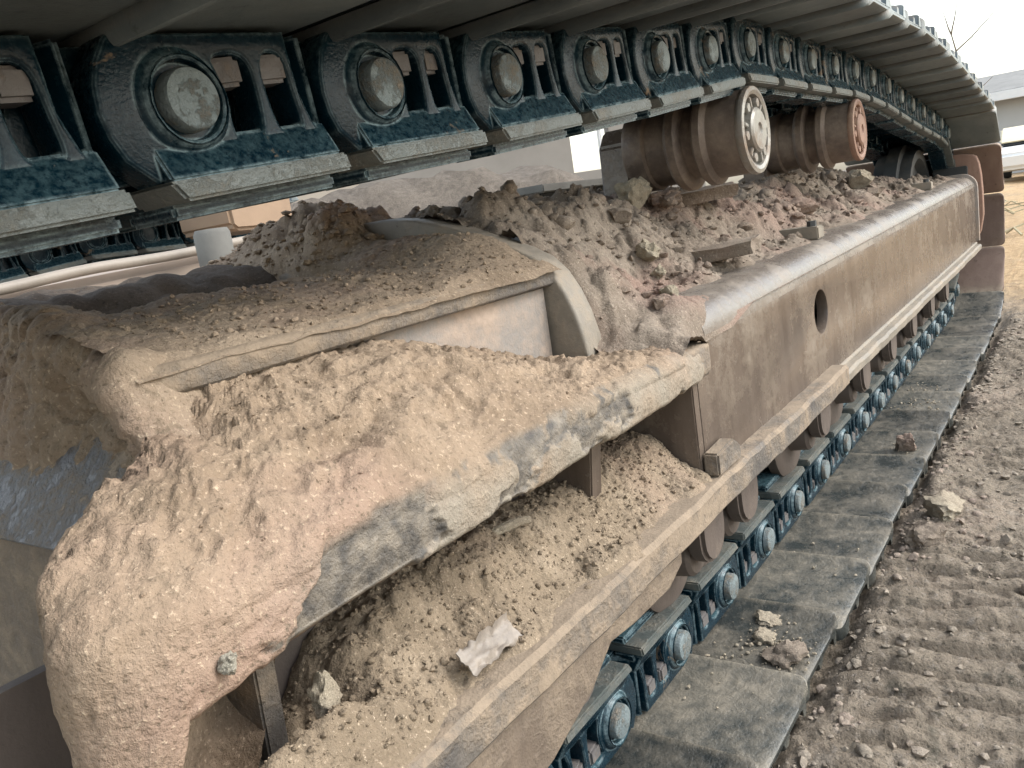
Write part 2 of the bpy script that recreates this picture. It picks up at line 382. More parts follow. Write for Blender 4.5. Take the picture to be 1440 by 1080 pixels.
def link(name, me, mat=None, parent=None, loc=(0, 0, 0), rot=None):
    o = D.objects.new(name, me); COL.objects.link(o)
    if mat is not None and len(me.materials) == 0: me.materials.append(mat)
    o.location = loc
    if rot: o.rotation_euler = rot
    if parent: o.parent = parent
    return o
def tag(o, label=None, cat=None, group=None, kind=None):
    for k, v in (('label', label), ('category', cat), ('group', group), ('kind', kind)):
        if v: o[k] = v
    return o
def root(name, loc, label, cat, group=None):
    o = D.objects.new(name, None); COL.objects.link(o); o.location = loc; o.empty_display_size = 0.1
    return tag(o, label, cat, group)
class Thing:
    """an Empty whose parts are written in world coordinates"""
    def __init__(s, name, loc, label, cat, group=None):
        s.o = root(name, loc, label, cat, group); s.p = Vector(loc)
    def part(s, name, mb, mat, label=None, smooth=35):
        me = mb.mesh(name, smooth) if isinstance(mb, MB) else mb
        me.transform(Matrix.Translation(-s.p))
        o = link(name, me, mat, s.o)
        if label: o['label'] = label
        return o

def heightfield(name, xs, ys, zf, keep=None, mat=None, kind='stuff', label=None, cat=None, skirt=0.0):
    X, Y = np.meshgrid(xs, ys, indexing='ij')
    Z = zf(X, Y)
    nx, ny = len(xs), len(ys)
    co = np.stack([X, Y, Z], -1).reshape(-1, 3)
    i, j = np.meshgrid(np.arange(nx - 1), np.arange(ny - 1), indexing='ij')
    a = (i * ny + j).ravel()
    f = np.stack([a, a + ny, a + ny + 1, a + 1], 1)
    if keep is not None:
        k = keep(X, Y, Z).reshape(-1); f = f[k[f].any(1)]
        used = np.zeros(len(co), bool); used[f.ravel()] = True
        idx = np.cumsum(used) - 1; co = co[used]; f = idx[f]
    me = D.meshes.new(name)
    me.vertices.add(len(co)); me.vertices.foreach_set("co", co.ravel().astype(np.float32))
    me.loops.add(f.size); me.loops.foreach_set("vertex_index", f.ravel().astype(np.int32))
    me.polygons.add(len(f)); me.polygons.foreach_set("loop_start", np.arange(0, f.size, 4, dtype=np.int32))
    me.update(calc_edges=True); me.validate()
    me.polygons.foreach_set("use_smooth", [True] * len(me.polygons))
    o = link(name, me, mat)
    return tag(o, label, cat, None, kind)

ICO = None
def ico_base(sub):
    b = bmesh.new(); bmesh.ops.create_icosphere(b, subdivisions=sub, radius=1)
    v = np.array([x.co[:] for x in b.verts]); f = np.array([[q.index for q in p.verts] for p in b.faces]); b.free(); return v, f
IC1 = ico_base(1); IC2 = ico_base(2); IC3 = ico_base(4)
def rock_verts(base, size, seed, rough=0.35, flat=(1, 1, 0.75)):
    v = base.copy()
    n = 1 + rough * perlin(v[:, 0] * 1.3 + seed * 3.1, v[:, 1] * 1.3 + seed, v[:, 2] * 1.3 - seed) + 0.45 * rough * perlin(v[:, 0] * 3.3 + seed, v[:, 1] * 3.3, v[:, 2] * 3.3 + seed)
    v = v * n[:, None]
    # facets: clip against a few planes
    r = np.random.default_rng(int(seed * 1000) % 99991)
    for _ in range(5):
        d = r.normal(size=3); d /= np.linalg.norm(d); h = r.uniform(0.55, 0.85)
        t = v @ d - h; v = v - np.outer(np.clip(t, 0, None), d)
    return v * np.array(flat) * size
def mesh_from(name, v, f, smooth=40):
    me = D.meshes.new(name); me.from_pydata(v.tolist(), [], f.tolist()); finish(me, smooth); return me
def scatter_grit(name, pts, sizes, mat, label, cat, base=None, sink=0.25):
    """many loose crumbs joined as one stuff object"""
    V, F = [], []; off = 0
    bv, bf = base or IC1
    variants = [rock_verts(bv, 1.0, k * 1.37 + 0.5, 0.5) for k in range(14)]
    for k, (p, s_) in enumerate(zip(pts, sizes)):
        a = RNG.uniform(0, 6.28); c, sn = math.cos(a), math.sin(a)
        v = variants[k % 14] * s_ * np.array([1, RNG.uniform(.6, 1.1), RNG.uniform(.6, 1.1)])
        v = np.stack([v[:, 0] * c - v[:, 1] * sn, v[:, 0] * sn + v[:, 1] * c, v[:, 2]], 1)
        V.append(v + np.array([p[0], p[1], p[2] + s_ * (0.5 - sink)])); F.append(bf + off); off += len(bv)
    me = mesh_from(name, np.concatenate(V), np.concatenate(F), 50)
    return tag(link(name, me, mat), label, cat, None, 'stuff')

# ================================================================== SETTING
# ---- ground: one sheet, dense near the machine, out to the horizon
def spread(lo, hi, step, far, grow=1.16):
    a = list(np.arange(lo, hi, step)); st = step
    while a[-1] < far: st *= grow; a.append(a[-1] + st)
    st = step
    while a[0] > -far: st *= grow; a.insert(0, a[0] - st)
    return np.array(a)
def ground_z(X, Y):
    near = 1 - sstep(6, 14, np.hypot(X - 2, Y))
    warp = 0.06 * fbm(X, Y, 0.3, 1.3, 3)
    ph = (X + warp + 0.10 * Y) / 0.078
    fr = ph - np.floor(ph)
    tread = sstep(0.0, 0.16, fr) * (1 - sstep(0.62, 0.98, fr))          # print of the grouser bars
    brk = sstep(-0.45, 0.15, fbm(X, Y, 5.0, 1.6, 3))
    side = (1 - 0.7 * sstep(0.26, 0.36, Y)) * sstep(-1.6, -0.9, Y)
    z = -0.012 + 0.019 * tread * brk * side * near
    z = z + near * (0.008 * fbm(X, Y, 0, 2.5, 4) + 0.004 * ridged(X, Y * 0.5, 2, 9, 4) + 0.009 * fbm(X, Y, 4, 7, 6, 0.66) + 0.005 * lumps(X, Y, 70, 5) * sstep(-0.2, 0.3, fbm(X, Y, 6, 5, 2)) + 0.008 * lumps(X, Y, 19, 3) * sstep(-0.1, 0.5, fbm(X, Y, 9, 3, 2)) + 0.006 * lumps(X, Y, 34, 9) * sstep(-0.2, 0.4, fbm(X, Y, 4, 4, 2)))
    z = z - 0.036 * sstep(0.350, 0.410, Y + 0.03 * fbm(X, Y, 3, 6, 4)) * (1 - sstep(1.02, 1.12, Y)) * (1 - sstep(4.5, 4.9, X))
    z = z + 0.008 * near * sstep(0.1, 0.3, Y) + 0.012 * np.exp(-((Y - 0.34) / 0.03) ** 2) * near * (0.4 + fbm(X, Y, 7, 5, 3))
    z = z + (1 - near) * 0.10 * fbm(X, Y, 0, 0.35, 4) - 0.2 * sstep(12, 24, np.hypot(X, Y))
    # soil bank behind the machine
    d = (X - 6.6) * 0.73 + (Y - 5.9) * 0.68
    t = -(X - 6.6) * 0.68 + (Y - 5.9) * 0.73
    z = z + 1.30 * np.exp(-(d / 1.3) ** 2) * (1 - sstep(1.8, 4.2, t)) * sstep(-3.6, -1.2, t) * (1 + 0.16 * fbm(X, Y, 1, 1.1, 5)) * (1 + 0.05 * ridged(X, Y, 1, 5, 3))
    return z
gx = spread(0.6, 4.2, 0.0075, 420, 1.07); gy = spread(-0.70, 0.50, 0.0075, 420, 1.08)
tag(heightfield('ground', gx, gy, ground_z, None, M['ground'], 'structure'), kind='structure')

# ================================================================== CRAWLER TRACK
PITCH = 0.216
YF = 0.565            # outer face of the near links
YC = 0.71             # centre line of the track
YS0, YS1 = 0.375, 1.045
# pin path of the upper run (x, z), then round the idler, then the lower run
IDX, IDZ, IDR = 4.105, 0.525, 0.402
upper = [(-0.70, 0.892), (-0.2, 0.900), (0.05, 0.908), (0.26, 0.921), (0.407, 0.937), (0.623, 0.957), (0.839, 0.976), (1.053, 0.999), (1.268, 1.023),
         (1.484, 1.049), (1.68, 1.0745), (1.919, 1.075), (2.134, 1.073), (2.35, 1.072), (2.575, 1.071), (2.93, 1.052), (3.5, 0.988)]
def build_path(idx):
    P = list(upper)
    px, pz = P[-1]
    dx, dz = idx - px, IDZ - pz; L = math.hypot(dx, dz)
    base = math.atan2(dz, dx); al = math.acos(IDR / L)
    a0 = base + math.pi - al           # tangent point direction from the idler centre
    a0 = (a0 + math.pi) % (2 * math.pi) - math.pi
    if math.sin(a0) < 0: a0 = base + math.pi + al
    a = a0
    while a > -math.pi / 2 + 0.02:
        P.append((idx + IDR * math.cos(a), IDZ + IDR * math.sin(a))); a -= 0.03
    P += [(idx, IDZ - IDR), (3.2, 0.116), (2.7, 0.110), (-0.75, 0.110)]
    return np.array(P)
def walk(P, start_x=0.623 - 6 * PITCH):
    seg = np.hypot(*np.diff(P, axis=0).T); S = np.concatenate([[0], np.cumsum(seg)])
    ss = np.linspace(0, S[-1], 60000); fx = np.interp(ss, S, P[:, 0]); fz = np.interp(ss, S, P[:, 1])
    k = int(np.argmin(np.abs(fx[:30000] - start_x))); out = [k]
    while True:
        d = np.hypot(fx[k:] - fx[k], fz[k:] - fz[k]); nx = np.argmax(d >= PITCH)
        if d[nx] < PITCH: break
        k += nx; out.append(k)
    return np.stack([fx[out], fz[out]], 1)
best = None
for t in np.linspace(4.05, 4.17, 40):           # choose the idler setting that puts the lower pins where they sit
    W = walk(build_path(t)); low = W[(W[:, 1] < 0.2) & (W[:, 0] < 2.5)]
    e = np.abs(((low[:, 0] - 1.095) / PITCH + 0.5) % 1 - 0.5).mean()
    if best is None or e < best[0]: best = (e, t, W)
IDX = best[1]; PINS = best[2]

def link_mesh():
    mb = MB()
    arc = [(-0.070 * math.cos(math.radians(a)), 0.070 * math.sin(math.radians(a)) - 0.002) for a in (44, 30, 15, 0, -15, -30)]
    outl = [(-0.040, -0.056), (0.142, -0.056), (0.139, -0.046), (0.126, -0.024), (0.119, 0.0), (0.118, 0.050), (-0.046, 0.050)] + arc
    # windows that let the shoe nuts show
    w1 = smooth_poly([(0.0445, 0.0), (0.040, 0.020), (0.036, 0.033), (0.072, 0.033), (0.073, 0.0), (0.071, -0.022), (0.065, -0.036), (0.044, -0.036), (0.041, -0.020)], 2)
    w2 = smooth_poly([(0.0835, 0.033), (0.1085, 0.033), (0.111, 0.0), (0.114, -0.026), (0.110, -0.031), (0.090, -0.030), (0.0845, -0.014)], 2)
    mb.addmesh(plate_mesh(outl, [w1, w2], 0.034, 0.0045, 2), Matrix.Translation((0, 0.017, 0)) @ XZ)
    # offset tail that passes behind the next pin boss
    tail = [(0.085, -0.056), (0.112, -0.058)] + [(0.216 + 0.05 * math.cos(math.radians(a)), 0.05 * math.sin(math.radians(a))) for a in (-100, -70, -40, -10, 20, 50, 80)] + [(0.19, 0.050), (0.112, 0.050)]
    mb.addmesh(plate_mesh(tail, [], 0.034, 0.004, 1), Matrix.Translation((0, 0.053, 0)) @ XZ)
    # sweep joining outer half and tail
    mb.prism([(0.118, 0.034), (0.134, 0.001), (0.150, 0.038), (0.150, 0.060), (0.112, 0.060)], 'Z', -0.050, 0.048, 0.003)
    # boss ring round the pin, flared skirt and rail pad
    mb.lathe([(0.0440, 0.003), (0.0395, -0.0008), (0.0350, -0.0035), (0.0335, -0.0075), (0.0318, -0.0085), (0.0300, -0.0075), (0.0285, -0.002), (0.0280, 0.014), (0.0, 0.014)], 'Y', 32)
    mb.prism([(0.003, -0.026), (-0.013, -0.0565), (0.02, -0.0565), (0.02, -0.026)], 'X', -0.038, 0.138, 0.002)
    mb.box(-0.030, 0.1435, 0.010, 0.074, -0.084, -0.0720, 0.003)
    return mb.mesh("track_link", 40)
def rail_mesh():
    mb = MB(); mb.prism([(-0.032, -0.0722), (0.1435, -0.0722), (0.1405, -0.0564), (-0.043, -0.0564)], 'Y', -0.0165, 0.050, 0.0025)
    return mb.mesh('rail_pad', 40)
def inner_link_mesh():
    mb = MB()
    mb.prism([(-0.05, -0.056), (0.142, -0.056), (0.142, 0.050), (-0.05, 0.050), (-0.068, 0.02), (-0.068, -0.02)], 'Y', -0.036, -0.001, 0.004, 1)
    mb.prism([(0.085, -0.056), (0.25, -0.045), (0.265, 0.0), (0.25, 0.045), (0.085, 0.050)], 'Y', -0.072, -0.036, 0.004, 1)
    mb.box(-0.03, 0.1435, -0.074, 0.016, -0.084, -0.0560, 0.003, None, 1)
    mb.lathe([(0.033, -0.3), (0.033, 0.0)], 'Y', 20)      # bushing across the chain
    return mb.mesh("track_link", 40)
def shoe_mesh():
    """triple grouser shoe; u along the chain, w outward from the pin, y across"""
    T = 0.013; w0 = 0.0535
    sec = [(-0.0460, w0 - 0.001), (-0.0455, w0 - 0.0085), (-0.0430, w0 - 0.0122), (-0.039, w0 - 0.0128), (-0.028, w0 - 0.0092), (0.004, w0), (0.150, w0 + 0.001), (0.170, w0 + 0.006), (0.198, w0 + 0.013), (0.198, w0 + 0.019),
           (0.180, w0 + 0.046), (0.168, w0 + 0.046), (0.160, w0 + T + 0.006), (0.150, w0 + T + 0.001), (0.094, w0 + T), (0.086, w0 + 0.034), (0.074, w0 + 0.034), (0.066, w0 + T),
           (0.000, w0 + T), (-0.012, w0 + T + 0.002), (-0.018, w0 + 0.040), (-0.028, w0 + 0.040), (-0.034, w0 + 0.009), (-0.0445, w0 + 0.005)]
    y0, y1 = YS0 - YC, YS1 - YC
    stations = [(y0, 0.016), (y0 + 0.0025, 0.010), (y0 + 0.007, 0.0045), (y0 + 0.014, 0.001), (y0 + 0.024, 0.0), (y0 + 0.07, 0.0), (y0 + 0.16, 0.0), (0, 0), (y1 - 0.01, 0), (y1, 0.006)]
    t = bmesh.new(); rings = []
    cu = sum(p[0] for p in sec) / len(sec)
    for y, ins in stations:
        rings.append([t.verts.new((p[0] + (ins if p[0] < cu - .05 else -ins if p[0] > cu + .05 else 0), y, p[1] + (ins * 0.3 if p[1] < w0 + 0.006 else -ins * 0.5 if p[1] > w0 + T + .002 else 0))) for p in sec])
    for A, B in zip(rings, rings[1:]):
        for k in range(len(sec)): t.faces.new((A[k], A[(k + 1) % len(sec)], B[(k + 1) % len(sec)], B[k]))
    t.faces.new(rings[0][::-1]); t.faces.new(rings[-1])
    bmesh.ops.recalc_face_normals(t, faces=t.faces)
    mb = MB(); mb.add(t)
    for u in (0.053, 0.098):                                   # bolt heads between the grousers
        for yy in (YF + 0.03 - YC, YF + 0.26 - YC):
            mb.lathe([(0.0, 0.0), (0.016, 0.0), (0.016, -0.012), (0.0, -0.012)], 'Z', 6, Matrix.Translation((u - .022 if u < .07 else u + .022, yy, w0 + T)) @ Matrix.Rotation(math.pi, 4, 'X'))
    return mb.mesh("track_shoe", 35)
def pin_mesh():
    mb = MB(); mb.lathe([(0, -0.0150), (0.0190, -0.0154), (0.0222, -0.0142), (0.0236, -0.0112), (0.0238, 0.012)], 'Y', 32)
    return mb.mesh("link_pin", 40)
def nut_mesh():
    mb = MB(); mb.box(-0.0145, 0.0145, -0.0135, 0.0135, -0.0115, 0.0115, 0.0035); return mb.mesh("shoe_nut", 40)
ME = dict(rail=rail_mesh(), link=link_mesh(), inner=inner_link_mesh(), shoe=shoe_mesh(), pin=pin_mesh(), nut=nut_mesh())
ME['link'].materials.append(M['teal']); ME['inner'].materials.append(M['teal']); ME['shoe'].materials.append(M['shoe'])
ME['rustshoe'] = ME['shoe'].copy(); ME['rustshoe'].materials.clear(); ME['rustshoe'].materials.append(M['rustshoe'])
ME['litshoe'] = ME['shoe'].copy(); ME['litshoe'].materials.clear(); ME['litshoe'].materials.append(M['litshoe'])
ME['rail'].materials.append(M['rail']); ME['pin'].materials.append(M['pin']); ME['nut'].materials.append(M['nut'])

def make_track(pins, yc, label, detail=True, xr=None):
    tr = root('crawler_track', (2.0, yc, 0), label, 'crawler track')
    for k in range(len(pins) - 1):
        (x, z), (x2, z2) = pins[k], pins[k + 1]
        if xr and not (xr[0] < x < xr[1]): continue
        a = math.atan2(-(z2 - z), x2 - x)                      # rotation about +Y that lays local X on the chain
        rot = (0, a, 0)
        jx, jz = random.uniform(-.0012, .0012), random.uniform(-.0012, .0012)
        base = Vector((x - 2.0, 0, z))
        lk = link('track_link', ME['link'], None, tr, base + Vector((0, YF - YC, 0)), (0, a + random.uniform(-.004, .004), 0))
        link('rail_pad', ME['rail'], None, lk)
        if detail:
            link('link_pin', ME['pin'], None, lk, (0, random.uniform(-0.003, 0.001), 0), (0, random.uniform(0, 6), 0))
            for u, w in ((0.0525, 0.0205), (0.0965, 0.0205)):
                link('shoe_nut', ME['nut'], None, lk, (u, 0.017 + random.uniform(-.003, .003), w), (0, 0, random.uniform(-.25, .25)))
        link('track_link', ME['inner'], None, tr, base + Vector((0, YC - YF, 0)), rot)
        link('track_shoe', ME['rustshoe' if x > IDX + 0.28 else 'litshoe' if z > 0.5 else 'shoe'], None, tr, base + Vector((0, random.uniform(-.005, .005), 0)), (0, a + random.uniform(-.012, .012), random.uniform(-.006, .006)))
    return tr
make_track(PINS, YC, 'near crawler track with oily teal links and steel shoes looping over the brown frame')
make_track(PINS[PINS[:, 1] > 0.5] - np.array([0, 0.10]), 3.2, 'dark far crawler track run seen under the near chain at left', False, (0.3, 2.45))

# ================================================================== TRACK FRAME
FR = Thing('track_frame', (2.3, 0.71, 0.0), 'muddy brown track frame lying between the upper and lower runs of the crawler track', 'track frame')
FX0, FX1, FY0, FY1 = 1.075, 4.33, 0.47, 0.95
def ftop(x): return 0.655 + 0.012 * (x - 1.1)                 # top of the box rises a little to the idler end
R = 0.052
# side plate with its oval access hole
hole = [(1.725 + 0.050 * math.cos(t), 0.536 + 0.045 * math.sin(t)) for t in np.linspace(0, 2 * math.pi, 33)[:-1]]
me = plate_mesh([(FX0, 0.392), (FX1, 0.392), (FX1, ftop(FX1) - R), (FX0, ftop(FX0) - R)], [hole], 0.022, 0.0008, 1)
me.transform(Matrix.Translation((0, FY0 + 0.011, 0)) @ XZ); finish(me)
FR.part('side_plate', me, M['frame'], 'brown outer face of the beam with a round hole')
# rounded top corner and top plate in one sweep
t = bmesh.new(); rows = []
for x in np.linspace(0.30, FX1, 60):
    z1 = ftop(x); row = [(x, FY0 + 0.0003 + R - R * math.cos(a), z1 - R + R * math.sin(a)) for a in np.linspace(0, math.pi / 2, 9)] + [(x, FY0 + 0.2, z1), (x, FY1, z1)]
    if x < FX0: continue
    rows.append([t.verts.new(p) for p in row])
for A, B in zip(rows, rows[1:]):
    for k in range(len(A) - 1): t.faces.new((A[k], A[k + 1], B[k + 1], B[k]))
bmesh.ops.recalc_face_normals(t, faces=t.faces)
bmesh.ops.solidify(t, geom=t.faces[:], thickness=0.014)
FR.part('top_plate', MB().add(t), M['frametop'], 'top plate with a rounded shiny outer corner')
mb = MB(); mb.box(FX0, FX1, FY1 - 0.02, FY1, 0.392, 0.66)
FR.part('inner_side_plate', mb, M['wall'])
mb = MB(); mb.box(0.62, FX1 - 0.01, 0.50, 0.93, 0.330, 0.372)
FR.part('bottom_plate', mb, M['wall'])
# bottom flange strip, burnt uneven edge
def flange(x0, x1, y0, z0, z1):
    t = bmesh.new(); n = max(2, int((x1 - x0) / 0.02)); rings = []
    for x in np.linspace(x0, x1, n):
        j = 0.003 * float(perlin(x * 9, 1.2, 0.4)) + 0.002 * float(perlin(x * 40, 5.2, 0.4)); h = 0.0025 * float(perlin(x * 17, 7.7, 2))
        prof = [(y0 + j + 0.004, z0), (y0 + j, z0 + 0.005), (y0 + j, z1 - 0.006 + h), (y0 + j + 0.006, z1 + h), (0.60, z1 + 0.002), (0.60, z0)]
        rings.append([t.verts.new((x, *p)) for p in prof])
    for A, B in zip(rings, rings[1:]):
        for k in range(6): t.faces.new((A[k], A[(k + 1) % 6], B[(k + 1) % 6], B[k]))
    t.faces.new(rings[0]); t.faces.new(rings[-1][::-1]); bmesh.ops.recalc_face_normals(t, faces=t.faces)
    return MB().add(t)
FR.part('bottom_flange', flange(1.78, 4.28, 0.443, 0.366, 0.3915), M['weld'], 'pale burnt edge of the bottom flange towards the idler')
FR.part('bottom_flange', flange(-0.3, 1.776, 0.437, 0.368, 0.412), M['foot'], 'thick dusty bottom flange under the leg')
t = bmesh.new(); rings = []
for k, x in enumerate(np.arange(1.155, 4.30, 0.006)):
    r_ = 0.0052 + 0.0013 * abs(math.sin(k * 0.9)) + 0.0012 * float(perlin(x * 21, 3.1, 0.2))
    rings.append([t.verts.new((x, FY0 - 0.0005 - r_ * math.sin(a_), 0.3935 + r_ * math.cos(a_))) for a_ in np.linspace(0, math.pi, 6)])
for A, B in zip(rings, rings[1:]):
    for k in range(5): t.faces.new((A[k], A[k + 1], B[k + 1], B[k]))
bmesh.ops.recalc_face_normals(t, faces=t.faces)
FR.part('weld_bead', MB().add(t), M['weld'], None, 60)
# recessed web, rib, closing cheek
mb = MB(); mb.box(0.18, FX0 + 0.03, 0.600, 0.611, 0.30, 0.558); FR.part('web_plate', mb, M['wall'], 'dark recessed web under the foot plate')
mb = MB(); mb.prism([(0.515, 0.558), (0.598, 0.558), (0.598, 0.40), (0.535, 0.40)], 'X', 0.845, 0.872, 0.002); FR.part('rib', mb, M['frame'])
mb = MB(); mb.prism([(0.545, 0.558), (0.598, 0.558), (0.598, 0.40), (0.555, 0.40)], 'X', 0.345, 0.366, 0.002); FR.part('rib', mb, M['foot'])
mb = MB(); mb.box(FX0 - 0.02, FX0 - 0.0005, 0.4705, 0.599, 0.413, 0.60, 0.002); FR.part('end_cheek', mb, M['frame'])
mb = MB(); mb.prism([(1.060, 0.4135), (1.150, 0.4135), (1.150, 0.436), (1.125, 0.452), (1.060, 0.448)], 'Y', 0.4450, 0.4685, 0.003); FR.part('wedge_block', mb, M['foot'], 'small dusty wedge plate at the start of the beam')
# guard plate below the near flange
gp = [(-0.3, 0.366), (0.95, 0.366), (0.945, 0.332), (0.90, 0.315), (0.80, 0.318), (0.74, 0.325), (0.69, 0.296), (0.60, 0.268), (0.45, 0.25), (-0.3, 0.25)]
me = plate_mesh(gp, [], 0.035, 0.004, 2); me.transform(Matrix.Translation((0, 0.480, 0)) @ XZ); finish(me)
FR.part('roller_guard', me, M['legwall'], 'mud stained roller guard below the near flange')
# foot plate of the carbody leg: thick, rounded at both ends
fp = smooth_poly([(1.11, 0.470), (1.085, 0.449), (1.04, 0.449), (0.6, 0.452), (0.26, 0.454), (0.225, 0.462), (0.205, 0.48), (0.225, 0.52), (0.255, 0.54), (0.30, 0.57), (0.37, 0.61), (0.43, 0.66), (0.50, 0.80), (0.9, 0.85), (1.11, 0.8), (1.12, 0.6)], 1)
me = plate_mesh(fp, [], 0.044, 0.006, 2); me.transform(Matrix.Translation((0, 0, 0.583))); finish(me)
FR.part('foot_plate', me, M['foot'], 'thick foot plate edge with scraped dark patches')
# ---- carbody leg
def leg_top(x, y): return np.interp(y, [0.6, 0.75, 0.9, 1.1, 1.4], [0.742, 0.768, 0.783, 0.788, 0.79])
op = [(0.338, 0.622), (0.345, 0.608), (0.36, 0.600), (0.40, 0.598), (0.955, 0.607), (0.962, 0.62), (0.962, 1.40), (0.84, 1.40), (0.84, 1.0)] + \
     [(0.80 + 0.04 * math.cos(a), 0.89 - 0.04 * math.sin(a)) for a in np.linspace(0, math.pi / 2, 6)] + \
     [(0.62, 0.848), (0.50, 0.852), (0.415, 0.870), (0.392, 0.86), (0.365, 0.75)]
me = plate_mesh(op, [], 0.026, 0.008, 2)
b = bmesh.new(); b.from_mesh(me); bmesh.ops.triangulate(b, faces=b.faces[:])
bmesh.ops.bisect_plane(b, geom=b.verts[:] + b.edges[:] + b.faces[:], plane_co=(0, 0.75, 0), plane_no=(0, 1, 0))
bmesh.ops.bisect_plane(b, geom=b.verts[:] + b.edges[:] + b.faces[:], plane_co=(0, 0.9, 0), plane_no=(0, 1, 0))
for v in b.verts: v.co.z += float(leg_top(v.co.x, v.co.y)) - 0.013
b.to_mesh(me); b.free(); finish(me)
FR.part('leg_top_plate', me, M['foot'], 'dusty top plate of the leg with a large opening')
mb = MB(); mb.prism([(0.622, 0.606), (0.640, 0.606), (0.640, 0.718), (0.622, 0.716)], 'X', 0.418, 0.946)
FR.part('leg_side_plate', mb, M['legsteel'], 'grey pink side wall of the leg under its top plate')
mb = MB()
mb.prism([(0.30, 0.18), (0.30, 0.603), (0.375, 0.688), (0.395, 0.688), (0.325, 0.596), (0.325, 0.18)], 'Y', 0.612, 2.0, 0.002)
lw = FR.part('leg_front_wall', mb, M['legwall'], 'plum brown front wall of the leg')
mb = MB(); mb.prism([(0.2945, 0.6030), (0.2985, 0.6070), (0.373, 0.692), (0.369, 0.692), (0.292, 0.606)], 'Y', 0.606, 1.9)
FR.part('leg_slope_plate', mb, M['blue'], 'scuffed blue grey sloping plate at the left')
mb = MB(); mb.box(0.90, 0.935, 0.86, 2.0, 0.3, 0.765); FR.part('leg_back_wall', mb, M['wall'])
# gusset plate with a rounded shoulder
ge = [(1.02, 0.842), (0.90, 0.842), (0.835, 0.833), (0.765, 0.812), (0.712, 0.793), (0.66, 0.771), (0.630, 0.755), (0.608, 0.733), (0.592, 0.706), (0.580, 0.676), (0.571, 0.64), (0.567, 0.606)]
gi = [(0.66, 0.606), (0.66, 0.74), (1.02, 0.80)]
me = plate_mesh(ge + [(0.648, 0.606), (0.648, 0.715), (1.02, 0.77)], [], 0.048, 0.005, 2); me.transform(Matrix.Translation((0.976, 0, 0)) @ YZ); finish(me)
FR.part('gusset_plate', me, M['weld'], 'thick pale gusset plate bent over the end of the leg')

# ---- carrier rollers on their brackets
def carrier(x, z, capmat, rimmat):
    cr = link('carrier_roller', None or MB().lathe([(0.045, 0.21), (0.082, 0.21), (0.086, 0.20), (0.086, 0.165), (0.080, 0.160), (0.080, 0.118), (0.092, 0.112), (0.097, 0.105), (0.097, 0.090), (0.090, 0.084), (0.074, 0.082), (0.073, 0.060), (0.088, 0.056), (0.094, 0.050), (0.094, 0.036), (0.086, 0.031), (0.082, 0.028), (0.0815, -0.034), (0.076, -0.035)], 'Y', 56).mesh('carrier_roller'), M['roller'], FR.o, (x - 2.3, 0.60 - 0.71, z))
    link('roller_rim', MB().lathe([(0.080, -0.030), (0.084, -0.034), (0.0855, -0.040), (0.0835, -0.047), (0.076, -0.049), (0.069, -0.046), (0.066, -0.036), (0.060, -0.033)], 'Y', 56).mesh('roller_rim'), rimmat, cr)
    link('hub_cap', MB().lathe([(0.064, -0.031), (0.046, -0.034), (0.043, -0.050), (0.038, -0.054), (0.014, -0.054), (0.011, -0.050), (0, -0.050)], 'Y', 40).mesh('hub_cap'), capmat, cr)
    bm_ = MB().lathe([(0.0105, -0.030), (0.0105, -0.046), (0.009, -0.048), (0, -0.048)], 'Y', 6).mesh('hub_bolt')
    rb = MB().box(-0.004, 0.004, -0.047, -0.032, 0.044, 0.065, 0.0015).mesh('hub_rib')
    for k in range(6):
        a = k * math.pi / 3 + 0.2
        link('hub_bolt', bm_, capmat, cr, (0.0555 * math.cos(a), 0, 0.0555 * math.sin(a)))
        link('hub_rib', rb, capmat, cr, (0, 0, 0), (0, a + 0.5, 0))
    return cr
carrier(1.68, 0.912, M['rim'], M['rim'])
carrier(2.56, 0.911, M['rust'], M['rust'])
for x in (1.68, 2.56):
    mb = MB()
    mb.prism([(x - 0.075, 0.64), (x + 0.075, 0.64), (x + 0.062, 0.93), (x + 0.035, 0.965), (x - 0.035, 0.965), (x - 0.062, 0.93)], 'Y', 0.805, 0.875, 0.006)
    FR.part('roller_bracket', mb, M['frame'] if x < 2 else M['roller'])
# ---- bottom rollers seen under the flange
for k, x in enumerate((0.30, 0.70, 1.11, 1.27, 1.75, 2.14, 2.48, 2.81, 3.16, 3.5)):
    mb = MB()
    mb.lathe([(0.0, -0.194), (0.030, -0.194), (0.036, -0.188), (0.040, -0.150), (0.085, -0.148), (0.098, -0.140), (0.098, -0.120), (0.080, -0.112), (0.080, 0.112), (0.098, 0.12), (0.098, 0.14), (0.06, 0.15), (0.06, 0.2), (0, 0.2)], 'Y', 40)
    br = link('track_roller', mb.mesh('track_roller'), M['wall'], FR.o, (x - 2.3, 0, 0.268))  # darker than the carrier rollers, shadow under the frame put into the colour
    c = MB(); c.prism([(-0.046, 0.104), (0.046, 0.104)] + [(0.044 * math.cos(t_), 0.036 + 0.044 * math.sin(t_)) for t_ in np.linspace(0, -math.pi, 10)], 'Y', -0.226, -0.195, 0.006)
    link('roller_collar', c.mesh('roller_collar'), M['wall'], br)
